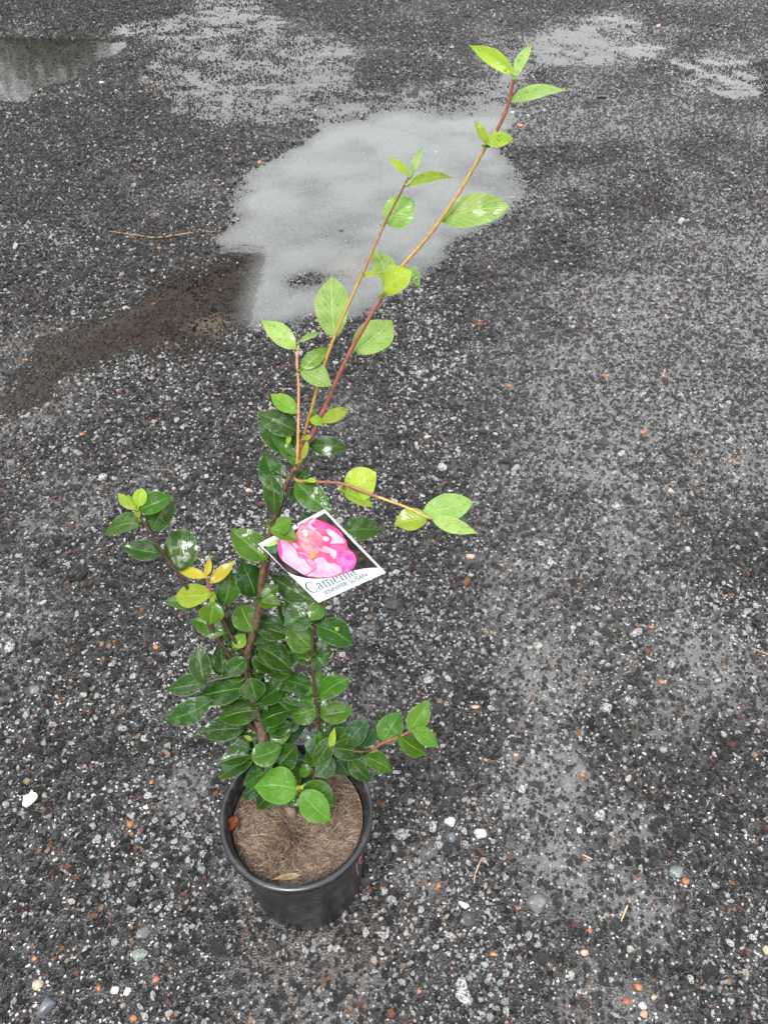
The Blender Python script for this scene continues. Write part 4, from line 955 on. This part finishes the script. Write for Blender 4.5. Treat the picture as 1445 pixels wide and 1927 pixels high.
GL = {'C': (.92, [arc(.46,.48,.40,.50,52,308,26), ln(.70,.86,.74,.62,.03), ln(.70,.10,.78,.22,.03)]),
 'a': (.60, [ln(.40,.42,.40,.06,.095), arc(.25,.42,.15,.17,0,150,10), arc(.24,.16,.17,.17,80,290,12,.03,.10), ln(.24,.33,.40,.37,.035), ln(.40,.04,.54,.03,.04)]),
 'm': (1.06, [ln(.16,0,.16,.58,.09), ln(.52,0,.52,.42,.09), ln(.88,0,.88,.42,.09), arc(.34,.42,.18,.17,10,160,8,.035,.08), arc(.70,.42,.18,.17,10,160,8,.035,.08), ln(.04,.015,.28,.015,.03), ln(.40,.015,.64,.015,.03), ln(.76,.015,1.0,.015,.03), ln(.04,.57,.16,.58,.03)]),
 'e': (.60, [ln(.10,.33,.48,.33,.035), arc(.29,.30,.21,.30,10,318,22)]),
 'l': (.34, [ln(.17,0,.17,.99,.10), ln(.04,.015,.30,.015,.03), ln(.05,.97,.17,.985,.03)]),
 'i': (.34, [ln(.17,0,.17,.59,.09), ln(.04,.015,.30,.015,.03), ln(.05,.57,.17,.585,.03), ln(.17,.76,.17,.87,.11)])}
p0 = onplane(*z3(748, 1252)); p1 = onplane(*z3(1148, 1086)); 
ux = (p1-p0).normalized(); vy = TN_.cross(ux).normalized()
if vy.dot(A_-D_) < 0: vy = -vy
adv = sum(GL[c][0] for c in 'Camellia'); sc_ = (p1-p0).length/adv
V, F, x = [], [], 0
for ch in 'Camellia':
    for si, (P, Wd) in enumerate(GL[ch][1]):
        v, f = ribbon([(a+x, b) for a, b in P], Wd); base = len(V)
        V += [card_xy(p0, a, b, LK+si*.000003, sc_, ux, vy*1.12) for a, b in v]; F += [tuple(k+base for k in ff) for ff in f]
    x += GL[ch][0]
link('lettering', pydata('lettering', V, F), tink, tg)
fc = bpy.data.curves.new('caps', 'FONT'); fc.body = 'JENNIFER SUSAN'; fc.size = 1; fc.resolution_u = 3; fc.space_character = 1.05; fc.offset = .012
fo = bpy.data.objects.new('caps', fc); COL.objects.link(fo)
bpy.context.view_layer.update()
tm = bpy.data.meshes.new_from_object(fo); bpy.data.objects.remove(fo)
xs = [v.co.x for v in tm.vertices]; x0_, x1_ = min(xs), max(xs)
p0 = onplane(*z3(868, 1264)); p1 = onplane(*z3(1232, 1100)); ux = (p1-p0).normalized(); vy = TN_.cross(ux).normalized()
if vy.dot(A_-D_) < 0: vy = -vy
sc_ = (p1-p0).length/(x1_-x0_)
for v in tm.vertices: v.co = card_xy(p0, v.co.x-x0_, v.co.y, LK, sc_, ux, vy*1.0)
link('lettering', tm, ink('print_grey', (.10,.11,.12)), tg)
# black tie from trunk to card
W = [P3(551,893,-.6), P3(545,915,-.8), P3(539,937,-1.0), P3(545,955,-1.2), A_+onplane(554,976,0)+TN_*.001, A_+onplane(560,990,0)+TN_*.0]
o, q = spline(W, [.0008,.0012,.0016,.0011,.0009,.0008], 6); V, F = tube([v-A_ for v in o], q, 8)
link('tie', pydata('tie', V, F), N('tie_plastic', (.012,.012,.013), .3).m, tg, smooth=True)

# ------------------------------------------------------------------ dead leaves lying on the mulch
def dead(px_, py_, L, ang, col, lab, curl, aspect=.5):
    r = ray(px_, py_); P = CO+r*((SZ+.006-CAMZ)/r.z); V = []; F = []; UV = []
    for i in range(15):
        t = i/14; hw = L*aspect*.5*math.sin(math.pi*min(max(t, .01), .99)**.85)**.8
        for j in range(7):
            s = j/3-1; zz = curl*abs(s)*hw*1.5 + curl*L*.5*(t-.4)**2 + .0012*math.sin(7*t+4*s)
            V.append((s*hw*.9, L*(t-.5), zz)); UV.append((.5+s/2, t))
    for i in range(14):
        for j in range(6): a = i*7+j; F.append((a, a+1, a+8, a+7))
    me = pydata('fallen_leaf', V, F); ul = me.uv_layers.new(name='UVMap')
    for lp in me.loops: ul.data[lp.index].uv = UV[lp.vertex_index]
    o = link('fallen_leaf', me, col, smooth=True); o.location = P; o.rotation_euler = (0, .25, ang); tag(o, lab, 'fallen leaf')
dead(437, 1551, .024, -.55, leaf_mat('red_dead_leaf', (.13,.028,.015), (.28,.07,.035), (.35,.12,.06), (.3,.1,.05), .1), 'curled red-brown dead leaf on the mulch at the left inside the pot', .8, .62)
dead(540, 1652, .042, 1.75, leaf_mat('tan_dead_leaf', (.11,.07,.04), (.26,.18,.10), (.32,.22,.12), (.3,.2,.1), .1), 'dry tan shrivelled leaf on the mulch near the front of the pot', .35, .22)

# ================================================================== what the left puddles mirror: shed roof and trees beyond the yard
sh = empty('open_shed', (-4.8, 6.6, 0)); tag(sh, 'open shed with a dark flat roof, seen mirrored in the brown puddle', 'shed')
def box(name, lo, hi, mat, parent):
    x0, y0, z0 = lo; x1, y1, z1 = hi
    me = pydata(name, [(x0,y0,z0),(x1,y0,z0),(x1,y1,z0),(x0,y1,z0),(x0,y0,z1),(x1,y0,z1),(x1,y1,z1),(x0,y1,z1)], [(3,2,1,0),(4,5,6,7),(0,1,5,4),(1,2,6,5),(2,3,7,6),(3,0,4,7)])
    me.transform(Matrix.Translation(-Vector(parent.location))); return link(name, me, mat, parent)
rfm = simple('dark_roofing', (.035,.032,.03), .7); pom = simple('steel_post', (.12,.12,.12), .5)
box('roof', (-8.6, 5.0, 2.70), (-1.32, 8.1, 2.78), rfm, sh)
box('fascia', (-8.62, 4.97, 2.58), (-1.30, 4.997, 2.80), pom, sh)
for px_ in (-8.4, -4.6): box('post', (px_, 7.95, -.02), (px_+.08, 8.03, 2.70), pom, sh)
def tree(x, y, hgt, rad, seed, lab):
    r = random.Random(seed); root = empty('leafy_tree', (x, y, 0)); tag(root, lab, 'tree', None)
    lm = simple('far_foliage', (.045,.07,.025), .6); bk = simple('far_bark', (.09,.06,.045), .8)
    o, q = spline([(0,0,-.05),(.1,0,hgt*.25),(-.05,.1,hgt*.5),(.1,0,hgt*.8)], [.16,.12,.09,.03], 5); V, F = tube(o, q, 8); link('trunk', pydata('trunk', V, F), bk, root, smooth=True)
    for k in range(6):
        a = r.uniform(0, 6.28); b0 = Vector((0, .05, hgt*r.uniform(.35, .6))); b1 = b0+Vector((math.cos(a)*rad*.7, math.sin(a)*rad*.7, hgt*.25))
        o, q = spline([b0, (b0+b1)/2+Vector((0,0,.1)), b1], [.06,.04,.015], 4); V, F = tube(o, q, 6); link('limb', pydata('limb', V, F), bk, root, smooth=True)
    V, F = [], []
    cl = [(r.gauss(0, .45)*rad, r.gauss(0, .45)*rad, hgt*(.62+.36*(r.random()-.5)*2*.8), r.uniform(.35, .7)*rad*.7) for _ in range(26)]
    for i in range(7000):
        c = cl[r.randrange(26)]; d = Vector((r.gauss(0, 1), r.gauss(0, 1), r.gauss(0, 1))).normalized()*c[3]*r.random()**.4
        p = Vector(c[:3])+d; p.z = min(max(p.z, hgt*.22), hgt); s_ = r.uniform(.05, .11)
        e = Vector((r.gauss(0, 1), r.gauss(0, 1), r.gauss(0, 1))).normalized(); f = e.orthogonal().normalized(); b = len(V)
        V += [p-e*s_, p+f*s_*.5, p+e*s_, p-f*s_*.5]; F.append((b, b+1, b+2, b+3))
    link('crown', pydata('crown', V, F), lm, root)
tree(-10.6, 18.0, 4.6, 2.3, 1, 'farther left bushy tree beyond the yard, mirrored in the dark upper left puddle')
tree(-7.4, 18.6, 4.1, 1.9, 2, 'smaller bushy tree mirrored at the right end of the dark upper left puddle')
